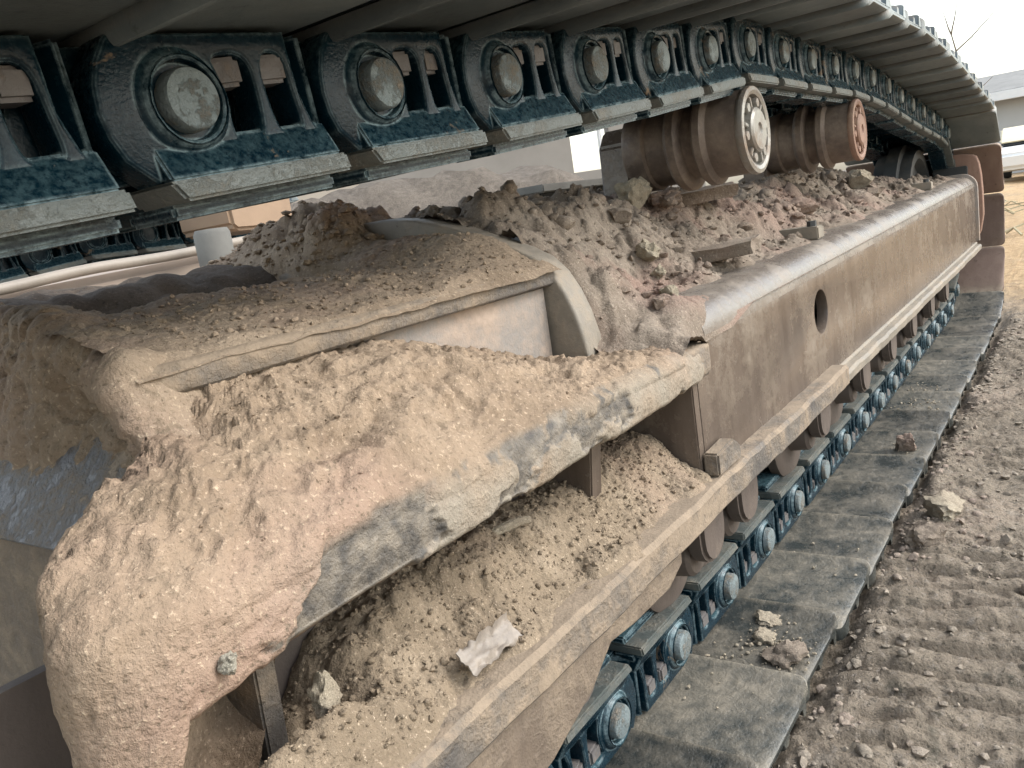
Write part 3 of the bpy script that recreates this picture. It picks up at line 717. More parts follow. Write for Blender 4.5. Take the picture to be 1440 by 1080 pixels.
# ---- idler wheel and its yoke at the far end
mb = MB(); mb.lathe([(0.06, -0.1), (0.09, -0.1), (0.10, -0.05), (0.26, -0.04), (0.28, -0.075), (0.316, -0.075), (0.318, -0.03), (0.345, -0.025), (0.345, 0.025), (0.318, 0.03), (0.316, 0.075), (0.28, 0.075), (0.26, 0.04), (0.1, 0.05), (0.09, 0.1), (0.06, 0.1)], 'Y', 64)
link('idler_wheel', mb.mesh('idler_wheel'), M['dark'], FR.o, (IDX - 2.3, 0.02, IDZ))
ep = [(FY0 - 0.012, 0.40)] + [(FY0 + 0.052 - 0.064 * math.cos(a), ftop(FX1) - 0.052 + 0.064 * math.sin(a)) for a in np.linspace(0, math.pi / 2, 7)] + [(0.96, ftop(FX1) + 0.012), (0.96, 0.40)]
me = plate_mesh(ep, [], 0.022, 0.003, 1); me.transform(Matrix.Translation((FX1 + 0.012, 0, 0)) @ YZ); finish(me)
FR.part('end_plate', me, M['legsteel'], 'thin end plate capping the beam')
me = plate_mesh(smooth_poly([(0.445, 0.36), (0.445, 0.765), (0.50, 0.795), (0.66, 0.795), (0.66, 0.36)], 2), [], 0.05, 0.006, 2); me.transform(Matrix.Translation((FX1 + 0.085, 0, 0)) @ YZ); finish(me)
FR.part('yoke_plate', me, M['rust'], 'rust brown yoke plate with a rounded top corner')
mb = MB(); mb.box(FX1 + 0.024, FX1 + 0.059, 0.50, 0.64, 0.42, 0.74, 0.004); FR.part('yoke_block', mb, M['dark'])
# small retaining strip with a bolt, on the beam
for x, y, a in ((1.96, 0.555, 0.1), (3.55, 0.56, 0.0)):
    mb = MB(); mb.box(x - 0.025, x + 0.025, y - 0.035, y + 0.20, ftop(x) + 0.001, ftop(x) + 0.030, 0.003)
    st = FR.part('stop_bar', mb, M['weld'], 'small steel stop bar welded across the beam')
    bo = MB().lathe([(0, 0.012), (0.011, 0.012), (0.011, 0), (0, 0)], 'Z', 6).mesh('bolt')
    link('bolt', bo, M['dark'], st, (x - 2.3, y - 0.015 - 0.71, ftop(x) + 0.030))

# ================================================================== DIRT
def tps(points):
    P = np.array(points, float); n = len(P)
    def U(r2): return np.where(r2 > 1e-12, r2 * np.log(r2 + 1e-12), 0)
    K = U(((P[:, None, :2] - P[None, :, :2]) ** 2).sum(-1)) + 1e-4 * np.eye(n)
    A = np.zeros((n + 3, n + 3)); A[:n, :n] = K; A[:n, n] = 1; A[:n, n + 1:] = P[:, :2]; A[n, :n] = 1; A[n + 1:, :n] = P[:, :2].T
    w = np.linalg.solve(A, np.concatenate([P[:, 2], [0, 0, 0]]))
    def f(X, Y):
        Z = w[n] + w[n + 1] * X + w[n + 2] * Y
        for k in range(n): Z = Z + w[k] * U((X - P[k, 0]) ** 2 + (Y - P[k, 1]) ** 2)
        return Z
    return f
# slope of sand on the foot plate, leaning on the leg
slope = tps([(0.18, 0.45, 0.606), (0.3, 0.45, 0.612), (0.5, 0.45, 0.610), (0.7, 0.45, 0.608), (0.9, 0.45, 0.606), (1.08, 0.45, 0.606),
             (0.20, 0.505, 0.635), (0.235, 0.53, 0.657), (0.285, 0.56, 0.672), (0.36, 0.60, 0.690), (0.41, 0.63, 0.742), (0.25, 0.49, 0.652), (0.30, 0.53, 0.675), (0.36, 0.52, 0.677), (0.5, 0.52, 0.672), (0.64, 0.52, 0.658), (0.8, 0.52, 0.634), (0.95, 0.52, 0.612), (1.08, 0.52, 0.615),
             (0.45, 0.61, 0.716), (0.55, 0.61, 0.712), (0.64, 0.61, 0.692), (0.75, 0.61, 0.660), (0.85, 0.61, 0.626), (0.92, 0.61, 0.602), (1.08, 0.61, 0.64),
             (0.45, 0.70, 0.735), (0.6, 0.7, 0.70), (0.9, 0.7, 0.60)])
def leftedge(y): return np.interp(y, [0.44, 0.455, 0.47, 0.50, 0.53, 0.56, 0.60, 0.62, 0.66], [0.20, 0.178, 0.172, 0.190, 0.232, 0.284, 0.360, 0.395, 0.44])
FP = fp
def inside(poly, X, Y, pad):
    c = np.zeros(X.shape, bool); P = np.array(poly); cx, cy = P.mean(0)
    P = P + pad * (np.array([cx, cy]) - P) / np.hypot(*(P - [cx, cy]).T)[:, None]
    for (x1, y1), (x2, y2) in zip(P, np.roll(P, -1, 0)):
        c ^= ((y1 > Y) != (y2 > Y)) & (X < (x2 - x1) * (Y - y1) / (y2 - y1 + 1e-12) + x1)
    return c
def slope_z(X, Y):
    z = slope(X, Y)
    n = 0.010 * fbm(X, Y, 0, 9, 5, 0.55) + 0.0045 * ridged(X * 1.0, Y * 0.55 - X * 0.3, 1, 26, 3) + 0.0055 * lumps(X, Y, 42, 4) * sstep(-0.1, 0.45, fbm(X, Y, 3, 7, 2)) + 0.0022 * lumps(X, Y, 130, 8) * sstep(-0.4, 0.3, fbm(X, Y, 8, 11, 2))
    # slide scar and a crumbled crust line
    n = n - 0.010 * np.exp(-((Y - 0.50 - 0.12 * (X - 0.40)) / 0.012) ** 2) * sstep(0.38, 0.46, X) * (1 - sstep(0.56, 0.64, X))
    edge = sstep(0, 0.02, X - leftedge(Y)) * sstep(0.447, 0.475, Y)
    z = z + n * (0.35 + 0.65 * edge)
    le = leftedge(Y) + 0.008 * fbm(X, Y, 9, 22, 3) + 0.010
    z = z - 0.5 * np.clip(le - X, 0, 0.012) - 2.6 * np.clip(le - 0.012 - X, 0, 0.2)
    z = np.where(Y < 0.60, np.maximum(z, 0.6012), z)
    drop = sstep(0.458, 0.446, Y)
    bare = sstep(0.02, 0.35, fbm(X, Y * 0.3, 6, 6, 3) + 0.25 * sstep(0.45, 0.28, X) + 0.12)       # some of the plate edge is scraped bare
    lim = np.where(bare > 0.5, 0.6105, 0.6020) + 0.0015 * fbm(X, Y, 1, 40, 2)
    return np.where(Y < 0.462, z + (np.minimum(z, lim) - z) * sstep(0.464, 0.452, Y), z)
# the shell of mud: slope, rounded front edge, face of the foot plate and the nose at its near end
def resample(P, n):
    P = np.array(P, float); d = np.concatenate([[0], np.cumsum(np.hypot(*np.diff(P, axis=0).T))]); t = np.linspace(0, d[-1], n)
    return np.stack([np.interp(t, d, P[:, 0]), np.interp(t, d, P[:, 1])], 1)
NS = 430
edge_pts = [(1.085, 0.452), (1.05, 0.447), (0.8, 0.446), (0.5, 0.446), (0.27, 0.446), (0.232, 0.448), (0.205, 0.456), (0.189, 0.470), (0.184, 0.489), (0.193, 0.512), (0.222, 0.534), (0.284, 0.566), (0.36, 0.606), (0.415, 0.640)]
B = resample(edge_pts, NS)
for _ in range(6): B[1:-1] = 0.25 * B[:-2] + 0.5 * B[1:-1] + 0.25 * B[2:]
I = np.stack([np.clip(B[:, 0], 0.455, 2), np.full(NS, 0.634)], 1)
turn = sstep(0.26, 0.455, B[:, 0]) * (B[:, 1] < 0.47)
I[:, 0] = np.where(B[:, 1] < 0.5, np.maximum(I[:, 0], 0.455), 0.455)
TT = 1 - (1 - np.linspace(0, 1, 74)) ** 1.0
P0 = I[:, None, :] + (B - I)[:, None, :] * TT[None, :, None]
Z0 = slope(P0[..., 0], P0[..., 1])
dist = np.hypot(P0[..., 0] - B[:, None, 0], P0[..., 1] - B[:, None, 1])
rr = 0.009
ztop = np.minimum(Z0, np.interp(dist, [0, 0.3], [0.612, 0.612]) + 10) 
Z0 = Z0 - (rr - np.sqrt(np.clip(rr ** 2 - np.clip(rr - dist, 0, rr) ** 2, 0, None)))
out = B - I; out /= np.hypot(*out.T)[:, None]
tang = np.gradient(B, axis=0); tang /= np.hypot(*tang.T)[:, None]; outn = np.stack([-tang[:, 1], tang[:, 0]], 1)
outn *= np.sign((outn * out).sum(1))[:, None]
zb = np.interp(np.arange(NS), [0] + [int(np.argmin(np.hypot(B[:, 0] - x, B[:, 1] - y))) for x, y in ((0.30, .446), (0.232, .448), (0.212, .453), (0.192, .466), (0.284, .566))] + [NS - 1], [0.563, 0.561, 0.553, 0.500, 0.33, 0.40, 0.55])
zt = Z0[:, -1]
K = 26
rows = []
for k in range(1, K + 1):
    f = k / K
    rows.append(np.stack([B[:, 0] + outn[:, 0] * 0.002 * math.sin(math.pi * f), B[:, 1] + outn[:, 1] * 0.002 * math.sin(math.pi * f), zt + (zb - zt) * f], 1))
for f, q in ((0.004, 0.004), (0.016, 0.006), (0.04, 0.002)):
    rows.append(np.stack([B[:, 0] - outn[:, 0] * f, B[:, 1] - outn[:, 1] * f, zb - q], 1))
G = np.concatenate([np.concatenate([P0, Z0[..., None]], -1), np.stack(rows, 1)], 1)
gu = np.gradient(G, axis=0); gv = np.gradient(G, axis=1); N_ = np.cross(gu, gv); N_ /= np.linalg.norm(N_, axis=-1)[..., None] + 1e-9
N_ *= np.sign((N_ * np.array([0, -0.3, 1.0])).sum(-1).mean())
X_, Y_, Z_ = G[..., 0], G[..., 1], G[..., 2]
skirt = np.zeros(G.shape[:2]); skirt[:, 74:] = 1
V_ = Y_ + 0.9 * Z_                                                   # runs across the slope and the face
n1 = 0.0085 * fbm(X_, V_, Z_, 8, 5, 0.55) + 0.0042 * ridged(X_ * 1.0, V_ * 0.5 - X_ * 0.35, Z_, 24, 3) - 0.003
cr = fbm(X_, V_, 5, 7.5, 5, 0.55); cr2 = fbm(X_, V_, 15, 16, 4, 0.55)
n1 = n1 + 0.0045 * sstep(0.05, 0.085, cr) + 0.0028 * sstep(0.10, 0.13, cr2) - 0.0030 * np.exp(-(fbm(X_, V_, 21, 9, 3) / 0.022) ** 2) * sstep(0.0, 0.3, fbm(X_, V_, 25, 4, 2))
n1 = n1 + 0.0060 * lumps(X_, V_, 36, 4) * sstep(0.0, 0.5, fbm(X_, V_, 3, 6, 2)) + 0.0032 * lumps(X_, V_, 105, 8) * sstep(-0.3, 0.3, fbm(X_, V_, 8, 11, 2)) + 0.0016 * fbm(X_, V_, Z_, 150, 3)
n1 = n1 - 0.012 * np.exp(-((Y_ - 0.50 - 0.16 * (X_ - 0.42)) / 0.010) ** 2) * sstep(0.36, 0.44, X_) * (1 - sstep(0.54, 0.62, X_))
# scraped bare patches on the edge face
fz = np.clip((0.625 - Z_) / 0.03, 0, 1)
bn = fbm(X_, Z_ * 1.5, 6, 7.5, 5, 0.6)
want = np.interp(X_, [0.15, 0.24, 0.30, 0.37, 0.45, 0.53, 0.60, 0.66, 0.80, 1.0], [-0.55, -0.15, 0.15, 0.75, 0.60, 0.22, 0.60, 0.25, 0.12, 0.0])
bn2 = bn + 0.30 * fbm(X_, Z_, 2, 48, 4, 0.7)
gate = sstep(0.30, 0.55, fz + 0.25 * bn) * (Y_ < 0.462) * sstep(0.255, 0.29, X_)
bare = sstep(0.06, 0.16, bn2 + want - 0.30) * gate
sunk = sstep(0.0, 0.2, bn + want - 0.30) * gate
edgek = sstep(0.055, 0.0, np.concatenate([dist, np.zeros((NS, G.shape[1] - 74))], 1))
n1 = n1 * (1 - 0.85 * sunk) * (1 - (0.62 + 0.24 * sstep(0.27, 0.40, X_)) * np.maximum(skirt, 0.75 * edgek)) - 0.0035 * sunk
fade = sstep(1.085, 1.03, X_)
n1 = n1 * (0.3 + 0.7 * fade) - 0.006 * (1 - fade)
n1[:, :3] -= 0.01
G = G + N_ * n1[..., None]
nx, ny = G.shape[:2]
i, j = np.meshgrid(np.arange(nx - 1), np.arange(ny - 1), indexing='ij'); a = (i * ny + j).ravel()
f = np.stack([a, a + ny, a + ny + 1, a + 1], 1)
me = D.meshes.new('caked_mud'); me.from_pydata(G.reshape(-1, 3).tolist(), [], f.tolist()); me.update()
if me.polygons[20000].normal.z < 0: me.flip_normals()
fa = me.attributes.new('dusted', 'FLOAT', 'POINT'); fa.data.foreach_set('value', (sstep(0.2, 0.9, fz) * (Y_ < 0.462) * sstep(0.27, 0.40, X_) * (0.55 + 0.6 * fbm(X_, Z_, 3, 12, 4))).clip(0, 1).ravel().astype(np.float32))
at = me.attributes.new('bare', 'FLOAT', 'POINT'); at.data.foreach_set('value', bare.ravel().astype(np.float32))
me.polygons.foreach_set("use_smooth", [True] * len(me.polygons))
tag(link('caked_mud', me, M['caked']), 'dry pinkish mud caked over the sloping shoulder and rounded nose of the foot plate', 'mud', None, 'stuff')
SHELL = G[:, 6:70].reshape(-1, 3)

# dirt film and crumbs on the leg top plate, the mound at its back, the lump at its left
def pit_in(X, Y):
    return np.minimum(np.minimum(Y - 0.850 - 0.008 * fbm(X, Y, 1, 22, 3), 0.845 - X + 0.010 * fbm(X, Y, 2, 16, 3)), X - 0.47 + 0.02 * fbm(X, Y, 3, 9, 3))
def legtop_z(X, Y):
    z = leg_top(X, Y) + 0.004 + 0.007 * fbm(X, Y, 2, 8, 5) + 0.004 * lumps(X, Y, 60, 2) * sstep(0, 0.5, fbm(X, Y, 4, 6, 2)) + 0.002 * lumps(X, Y, 150, 6)
    z = z + 0.030 * sstep(0.80, 0.95, X) * sstep(0.605, 0.74, Y) * sstep(0.95, 0.84, Y)
    z = np.where(X > 0.2, np.minimum(z, leg_top(X, Y) - 0.004 + 0.5 * np.clip(Y - 0.602 + 0.006 * fbm(X, Y, 2, 16, 3), -0.01, 1)), z)
    mound = sstep(0.83, 0.93, X + 0.02 * fbm(X, Y, 5, 12, 2)) * sstep(0.86, 1.0, Y) * (1 - sstep(1.05, 1.38, Y))
    z = z + mound * (0.074 + 0.016 * fbm(X, Y, 3, 14, 4) + 0.012 * lumps(X, Y, 45, 7))
    dI = pit_in(X, Y)
    return z - 2.2 * np.clip(dI, 0, 0.06) - 2.5 * np.clip(X - 1.03 + 0.02 * fbm(X, Y, 7, 15, 3), 0, 0.2)
def legtop_keep(X, Y, Z):
    return (Z > np.where(X < 0.44, 0.60, np.where(pit_in(X, Y) > 0, 0.0, np.where(X > 0.99, 0.6, leg_top(X, Y) - 0.009)))) & (pit_in(X, Y) < 0.035) & ~((X > 0.962) & (Y < 0.845)) & (Y > 0.600) & (X > np.interp(Y, [0.6, 0.75, 0.9], [0.338, 0.360, 0.388]))
heightfield('dirt_layer', np.arange(0.29, 1.16, 0.0036), np.arange(0.594, 1.42, 0.0036), legtop_z, legtop_keep, M['sand'], 'stuff', 'sandy dirt lying on the top plate of the leg with a mound at its back', 'dirt')
# dirt hanging over the near rim of the leg plate and down its front slope
yy = np.linspace(0.560, 1.75, 420)
topy = leg_top(0.4, yy) + 0.003 + 0.016 * sstep(0.70, 0.90, yy) - 1.7 * np.clip(0.620 - yy, 0, 0.1)
rimx = np.interp(yy, [0.58, 0.62, 0.75, 0.90], [0.333, 0.337, 0.364, 0.394])
low_x = np.minimum(0.342 + 0.010 * fbm(0 * yy, yy, 3, 8, 4) - 0.25 * np.clip(0.64 - yy, 0, 0.1), rimx - 0.012)
prof = []
for k in range(len(yy)):
    tz, lx = topy[k], low_x[k]; lz = 0.6046 + 1.13 * (lx - 0.30)
    rx = rimx[k]
    pts = [(rx + 0.055, tz - 0.008), (rx + 0.02, tz), (rx + 0.007, tz - 0.001), (rx - 0.004, tz - 0.012), (rx - 0.007, tz - 0.03), (lx + 0.013, lz + 0.042), (lx + 0.006, lz + 0.017), (lx, lz + 0.004), (lx - 0.006, lz - 0.012)]
    prof.append(resample(pts, 90))
G2_ = np.array(prof); G2_ = np.stack([G2_[..., 0], np.repeat(yy[:, None], 90, 1), G2_[..., 1]], -1)
gu = np.gradient(G2_, axis=0); gv = np.gradient(G2_, axis=1); N2 = np.cross(gv, gu); N2 /= np.linalg.norm(N2, axis=-1)[..., None] + 1e-9
N2 *= np.sign((N2 * np.array([-1.0, 0, 0.6])).sum(-1).mean())
U_ = G2_[..., 1]; W_ = G2_[..., 2] * 1.2 - G2_[..., 0] * 0.6
h_ = 0.012 * fbm(U_, W_, 1, 9, 5, 0.55) + 0.012 * lumps(U_, W_, 19, 3) * sstep(-0.1, 0.35, fbm(U_, W_, 5, 5, 2)) + 0.006 * lumps(U_, W_, 45, 5) + 0.0025 * lumps(U_, W_, 120, 7) + 0.005 * sstep(0.05, 0.09, fbm(U_, W_, 9, 9, 4))
h_[:, -12:] *= np.linspace(1, 0, 12)[None, :]
h_ *= (0.35 + 0.65 * sstep(0.0, 0.55, np.linspace(0, 1, 90)))[None, :] * (0.85 + 0.15 * sstep(0.62, 0.75, yy))[:, None]
G2_ = G2_ + N2 * (h_ - 0.002)[..., None]
nx, ny = G2_.shape[:2]
i, j = np.meshgrid(np.arange(nx - 1), np.arange(ny - 1), indexing='ij'); a = (i * ny + j).ravel()
me = D.meshes.new('rim_dirt'); me.from_pydata(G2_.reshape(-1, 3).tolist(), [], np.stack([a, a + 1, a + ny + 1, a + ny], 1).tolist()); me.update()
if (np.array([p_.normal.x for p_ in me.polygons[:2000]])).mean() > 0: me.flip_normals()
me.polygons.foreach_set("use_smooth", [True] * len(me.polygons))
tag(link('rim_dirt', me, M['sand']), 'lumpy dirt hanging over the near rim of the leg plate above the blue grey plate', 'dirt', None, 'stuff')
# dark soil heaped in the opening
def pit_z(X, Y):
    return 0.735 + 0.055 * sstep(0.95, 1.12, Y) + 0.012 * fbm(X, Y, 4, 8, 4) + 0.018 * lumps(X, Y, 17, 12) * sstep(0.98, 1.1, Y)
heightfield('dark_soil', np.arange(0.40, 0.97, 0.005), np.arange(0.856, 1.45, 0.005), pit_z, None, M['shadowed'], 'stuff', 'dark damp soil heaped inside the opening of the leg', 'soil')

# dirt along the beam under the carrier rollers
def beam_z(X, Y):
    amp = np.interp(X, [1.0, 1.3, 1.7, 2.2, 2.9, 3.5, 3.9, 4.25], [0.150, 0.150, 0.128, 0.115, 0.115, 0.085, 0.05, 0.0])
    amp = amp * (1 + 0.22 * fbm(X, Y, 1, 3.1, 3))
    st = 0.575 + 0.02 * fbm(X, Y, 8, 4, 3) + np.interp(X, [1.0, 1.25, 1.5], [-0.03, 0.0, 0.0])
    z = ftop(X) - 0.006 + amp * sstep(0, 0.235, Y - st)
    cov = sstep(-0.06, 0.04, Y - st)
    big = sstep(-0.15, 0.35, fbm(X, Y, 6, 5, 2))
    z = z + cov * (0.012 * fbm(X, Y, 0, 9, 5, 0.6) + 0.030 * lumps(X, Y, 12, 1) * big + 0.016 * lumps(X, Y, 29, 3) * sstep(-0.2, 0.3, fbm(X, Y, 2, 7, 2)) + 0.006 * lumps(X, Y, 75, 5) + 0.003 * lumps(X, Y, 170, 2))
    z = z + 0.010 * sstep(1.22, 1.02, X) * sstep(0.47, 0.52, Y) + (0.006 + 0.010 * fbm(X, Y, 3, 12, 4)) * cov
    z = z - 0.03 * sstep(0.50, 0.485, Y) * sstep(1.16, 1.3, X)
    fil = np.where(Y < FY0 + R, ftop(X) - R + np.sqrt(np.clip(R * R - np.clip(FY0 + R - Y, 0, R) ** 2, 0, None)), ftop(X))
    nz = 0.010 * fbm(X, Y, 6, 10, 4) + 0.008 * lumps(X, Y, 50, 2)
    foot = 0.612 + 0.40 * np.clip(Y - 0.46, 0, 0.2) + nz
    over = fil - 0.004 + (0.016 + nz) * sstep(1.27, 1.12, X + 0.05 * fbm(X, Y, 2, 9, 3)) * sstep(0.4735, 0.4745 + 0.03 * sstep(1.11, 1.18, X), Y + 0.006 * fbm(X, Y, 5, 14, 2) * sstep(1.09, 1.13, X))
    lowz = foot + (over - foot) * sstep(1.05, 1.115, X)
    lowz = lowz - 0.03 * sstep(1.03, 0.975, X)
    k = np.maximum(sstep(1.34, 1.22, X) * sstep(0.60, 0.535, Y), sstep(1.075, 0.985, X) * sstep(0.68, 0.58, Y))
    return z + (lowz - z) * k
def beam_keep(X, Y, Z):
    fil = np.where(Y < FY0 + R, ftop(X) - R + np.sqrt(np.clip(R * R - np.clip(FY0 + R - Y, 0, R) ** 2, 0, None)), ftop(X))
    return (Z > np.where(X < 1.09, 0.59, fil - 0.005)) & ((Y > 0.4715) | (X < 1.085)) & ~((X < 0.99) & (Y > 0.57))
heightfield('mud_layer', np.concatenate([np.arange(0.97, 2.2, 0.0042), np.arange(2.2, 4.3, 0.008)]), np.arange(0.452, 1.06, 0.0042), beam_z, beam_keep, M['mud'], 'stuff', 'lumpy brown mud heaped along the top of the beam under the carrier rollers', 'mud')

# crumbly dirt on the bottom flange ledge
def ledge_z(X, Y):
    lipz = 0.414
    rise = np.interp(X, [0.15, 0.31, 0.39, 0.46, 0.65, 0.85, 1.0, 1.06], [-0.05, -0.045, 0.0, 0.055, 0.056, 0.052, 0.056, 0.050])
    st = 0.452 + 0.014 * fbm(X, 0 * Y, 1, 7, 3)
    z = lipz - 0.010 + (rise + 0.012) * sstep(0, 0.115, Y - st)
    cov = sstep(-0.012, 0.012, Y - st)
    z = z + 0.062 * np.exp(-((Y - 0.484) / 0.026) ** 2) * sstep(0.46, 0.36, X)
    return z + cov * (0.004 + 0.010 * fbm(X, Y, 5, 11, 4) + 0.009 * lumps(X, Y, 26, 3) * sstep(-0.1, 0.4, fbm(X, Y, 1, 8, 2)) + 0.004 * lumps(X, Y, 65, 6) * sstep(-0.2, 0.3, fbm(X, Y, 3, 9, 2)) + 0.003 * lumps(X, Y, 150, 9))
heightfield('ledge_dirt', np.arange(0.12, 1.056, 0.003), np.arange(0.440, 0.600, 0.003), ledge_z, lambda X, Y, Z: Z > 0.365, M['ledge'], 'stuff', 'crumbly dirt heaped on the bottom flange below the foot plate', 'dirt')

# crumbs
def on(zf, x0, x1, y0, y1, n, s0, s1, cond=None):
    x = RNG.uniform(x0, x1, n); y = RNG.uniform(y0, y1, n); z = zf(x, y)
    s_ = s0 * (s1 / s0) ** (RNG.random(n) ** 2.6)
    k = np.ones(n, bool) if cond is None else cond(x, y, z)
    return np.stack([x, y, z], 1)[k], s_[k]
pk = SHELL[RNG.integers(0, len(SHELL), 1700)]; pk = pk[fbm(pk[:, 0], pk[:, 1], 2, 6, 2) > 0.0]
scatter_grit('sand_crumbs', pk, 0.0006 * (5.5 ** (RNG.random(len(pk)) ** 2.2)), M['caked'], 'loose crumbs on the caked mud slope', 'crumbs', None, 0.5)
p, s_ = on(ledge_z, 0.16, 1.05, 0.455, 0.598, 5200, 0.0008, 0.0050, lambda x, y, z: z > 0.418)
scatter_grit('ledge_crumbs', p, s_, M['ledge'], 'loose crumbs on the bottom flange dirt', 'crumbs')
p, s_ = on(legtop_z, 0.40, 0.94, 0.61, 0.84, 1500, 0.0008, 0.0050, None)
p2, s2 = on(legtop_z, 0.84, 0.99, 0.90, 1.30, 900, 0.0012, 0.011, None)
scatter_grit('plate_crumbs', np.concatenate([p, p2]), np.concatenate([s_, s2]), M['sand'], 'loose crumbs on the leg top plate and its mound', 'crumbs')
p, s_ = on(beam_z, 1.0, 4.1, 0.53, 0.98, 6200, 0.0012, 0.012, lambda x, y, z: beam_keep(x, y, z) & (z > ftop(x) + 0.003))
scatter_grit('mud_crumbs', p, s_, M['mud'], 'small mud crumbs on the beam mud', 'crumbs')
p, s_ = on(ground_z, 0.7, 5.0, -0.7, 0.37, 11000, 0.0010, 0.014, lambda x, y, z: fbm(x, y, 2, 2.2, 3) > -0.25)
p3, s3 = on(ground_z, 0.8, 4.4, 0.31, 0.392, 1100, 0.0012, 0.012, None)
p = np.concatenate([p, p3]); s_ = np.concatenate([s_, s3])
scatter_grit('ground_crumbs', p, s_, M['clay'], 'small clay crumbs on the tracked ground', 'crumbs')

p, s_ = on(beam_z, 1.05, 3.6, 0.60, 0.92, 110, 0.012, 0.030, lambda x, y, z: z > ftop(x) + 0.02)
scatter_grit('mud_lumps', p, s_, M['mud'], 'larger irregular mud lumps half sunk in the beam mud', 'mud lumps', IC2, 0.55)
# single clods and stones one can point at
def rock(name, loc, size, flat, mat, label, cat, group=None, seed=None, rot=None, rough=0.4, crumb=1.0):
    seed = seed or random.uniform(1, 50)
    v = rock_verts(IC3[0], size, seed, rough, flat)
    q = v / size
    v = v * (1 + crumb * (0.16 * fbm(q[:, 0] + seed, q[:, 1], q[:, 2], 2.2, 4, 0.6) + 0.07 * ridged(q[:, 0], q[:, 1] + seed, q[:, 2], 4, 2)))[:, None]
    o = link(name, mesh_from(name, v, IC3[1], 45), mat, None, loc, rot or (0, 0, random.uniform(0, 6)))
    return tag(o, label, cat, group)
def at_beam(x, y, dz=0.0): return (x, y, float(beam_z(np.array([x]), np.array([y]))[0]) + dz)
G1 = 'clods lying on the beam mud'
rock('mud_clod', at_beam(1.125, 0.520, 0.008), 0.016, (1.1, 1, 0.8), M['clod'], 'rounded greenish clod on the beam edge nearest the foot plate end', 'clod', G1, 3.1)
rock('mud_clod', at_beam(1.155, 0.545, 0.008), 0.013, (1, 1, 0.8), M['mud'], 'brown clod just behind the rounded greenish clod', 'clod', G1, 7.4)
rock('mud_clod', at_beam(1.09, 0.522, 0.006), 0.012, (1, 1.1, 0.8), M['mud'], 'small brown clod to the left of the rounded greenish clod', 'clod', G1, 9.4)
rock('mud_clod', at_beam(1.34, 0.655, 0.010), 0.020, (1, 1, 0.9), M['clod'], 'pale angular clod in the middle of the beam mud right of the gusset', 'clod', G1, 12.2)
rock('mud_clod', at_beam(1.33, 0.63, 0.008), 0.014, (1, 1, 0.9), M['clod'], 'smaller pale clod leaning on the angular one', 'clod', G1, 15.2)
rock('mud_clod', at_beam(1.55, 0.77, 0.02), 0.040, (1, 1, 0.8), M['clod'], 'big yellowish clod at the foot of the roller bracket', 'clod', G1, 18.2)
rock('mud_clod', at_beam(1.62, 0.735, 0.012), 0.034, (1.2, 1, 0.6), M['mud'], 'grey brown clod under the near carrier roller', 'clod', G1, 21.7)
rock('mud_clod', at_beam(3.02, 0.66, 0.02), 0.040, (1, 1, 0.9), M['clod'], 'yellowish round clod beyond the far carrier roller', 'clod', G1, 25.2)
rock('mud_clod', at_beam(2.25, 0.66, 0.014), 0.040, (1.3, 0.8, 0.55), M['mud'], 'grey flat clod on the beam mud between the carrier rollers', 'clod', G1, 27.2)
def slab(x, y, lx, ly, h, rz, label, mat):
    t = bmesh.new(); bmesh.ops.create_cube(t, size=1); bmesh.ops.subdivide_edges(t, edges=t.edges[:], cuts=5, use_grid_fill=True)
    for v in t.verts:
        q = Vector((v.co.x * lx, v.co.y * ly, v.co.z * h)); n = 0.006 * float(perlin(q.x * 60 + x * 9, q.y * 60, q.z * 60 + y * 7))
        v.co = q * (1 + 0.10 * float(perlin(q.x * 22 + x, q.y * 22, q.z * 22))) + Vector((n, n, n * .6))
    o = link('mud_slab', MB().add(t).mesh('mud_slab', 30), mat, None, at_beam(x, y, h * 0.35), (random.uniform(-.1, .1), -0.05, rz))
    return tag(o, label, 'mud slab', 'flat mud slabs on the beam')
slab(1.50, 0.60, 0.075, 0.17, 0.024, 0.12, 'flat cracked mud slab on the beam edge nearest the hole', M['mud'])
slab(1.80, 0.735, 0.10, 0.16, 0.026, 0.5, 'dark flat mud slab tilted below the near carrier roller', M['mud'])
# lumps on the track shoes
def on_shoe(x, y, dz): return (x, y, 0.0575 + dz)
rock('mud_clod', on_shoe(1.205, 0.425, 0.006), 0.029, (1.2, 1, 0.62), M['mud'], 'large crumbly clod on a track shoe near the bottom of the picture', 'clod', 'clods on the lower track shoes', 33.3)
rock('mud_clod', on_shoe(1.245, 0.475, 0.003), 0.019, (1.2, 1, 0.6), M['clod'], 'pale clod left of the large crumbly one on the same track shoe', 'clod', 'clods on the lower track shoes', 36.6)
rock('mud_clod', on_shoe(1.31, 0.490, 0.002), 0.019, (1.2, 1, 0.5), M['clod'], 'flat pale clod behind the other two on the track shoe', 'clod', 'clods on the lower track shoes', 38.6)
rock('mud_clod', on_shoe(2.30, 0.435, 0.014), 0.028, (0.8, 1, 1.1), M['mud'], 'upright brown clod standing far along the lower track shoes', 'clod', 'clods on the lower track shoes', 41.6)
pc = []
for cx, cy, n_, sg in ((1.205, 0.425, 150, 0.030), (1.245, 0.475, 90, 0.022), (1.31, 0.49, 70, 0.02), (2.30, 0.435, 60, 0.03), (1.15, 0.50, 90, 0.05), (2.75, 0.47, 160, 0.07), (2.95, 0.50, 160, 0.07), (1.6, 0.46, 50, 0.06)):
    q = RNG.normal(0, sg, (n_, 2)) + [cx, cy]; q = q[(q[:, 1] > 0.385) & (q[:, 1] < 0.55)]
    pc.append(np.concatenate([q, np.full((len(q), 1), 0.0585)], 1))
pc = np.concatenate(pc)
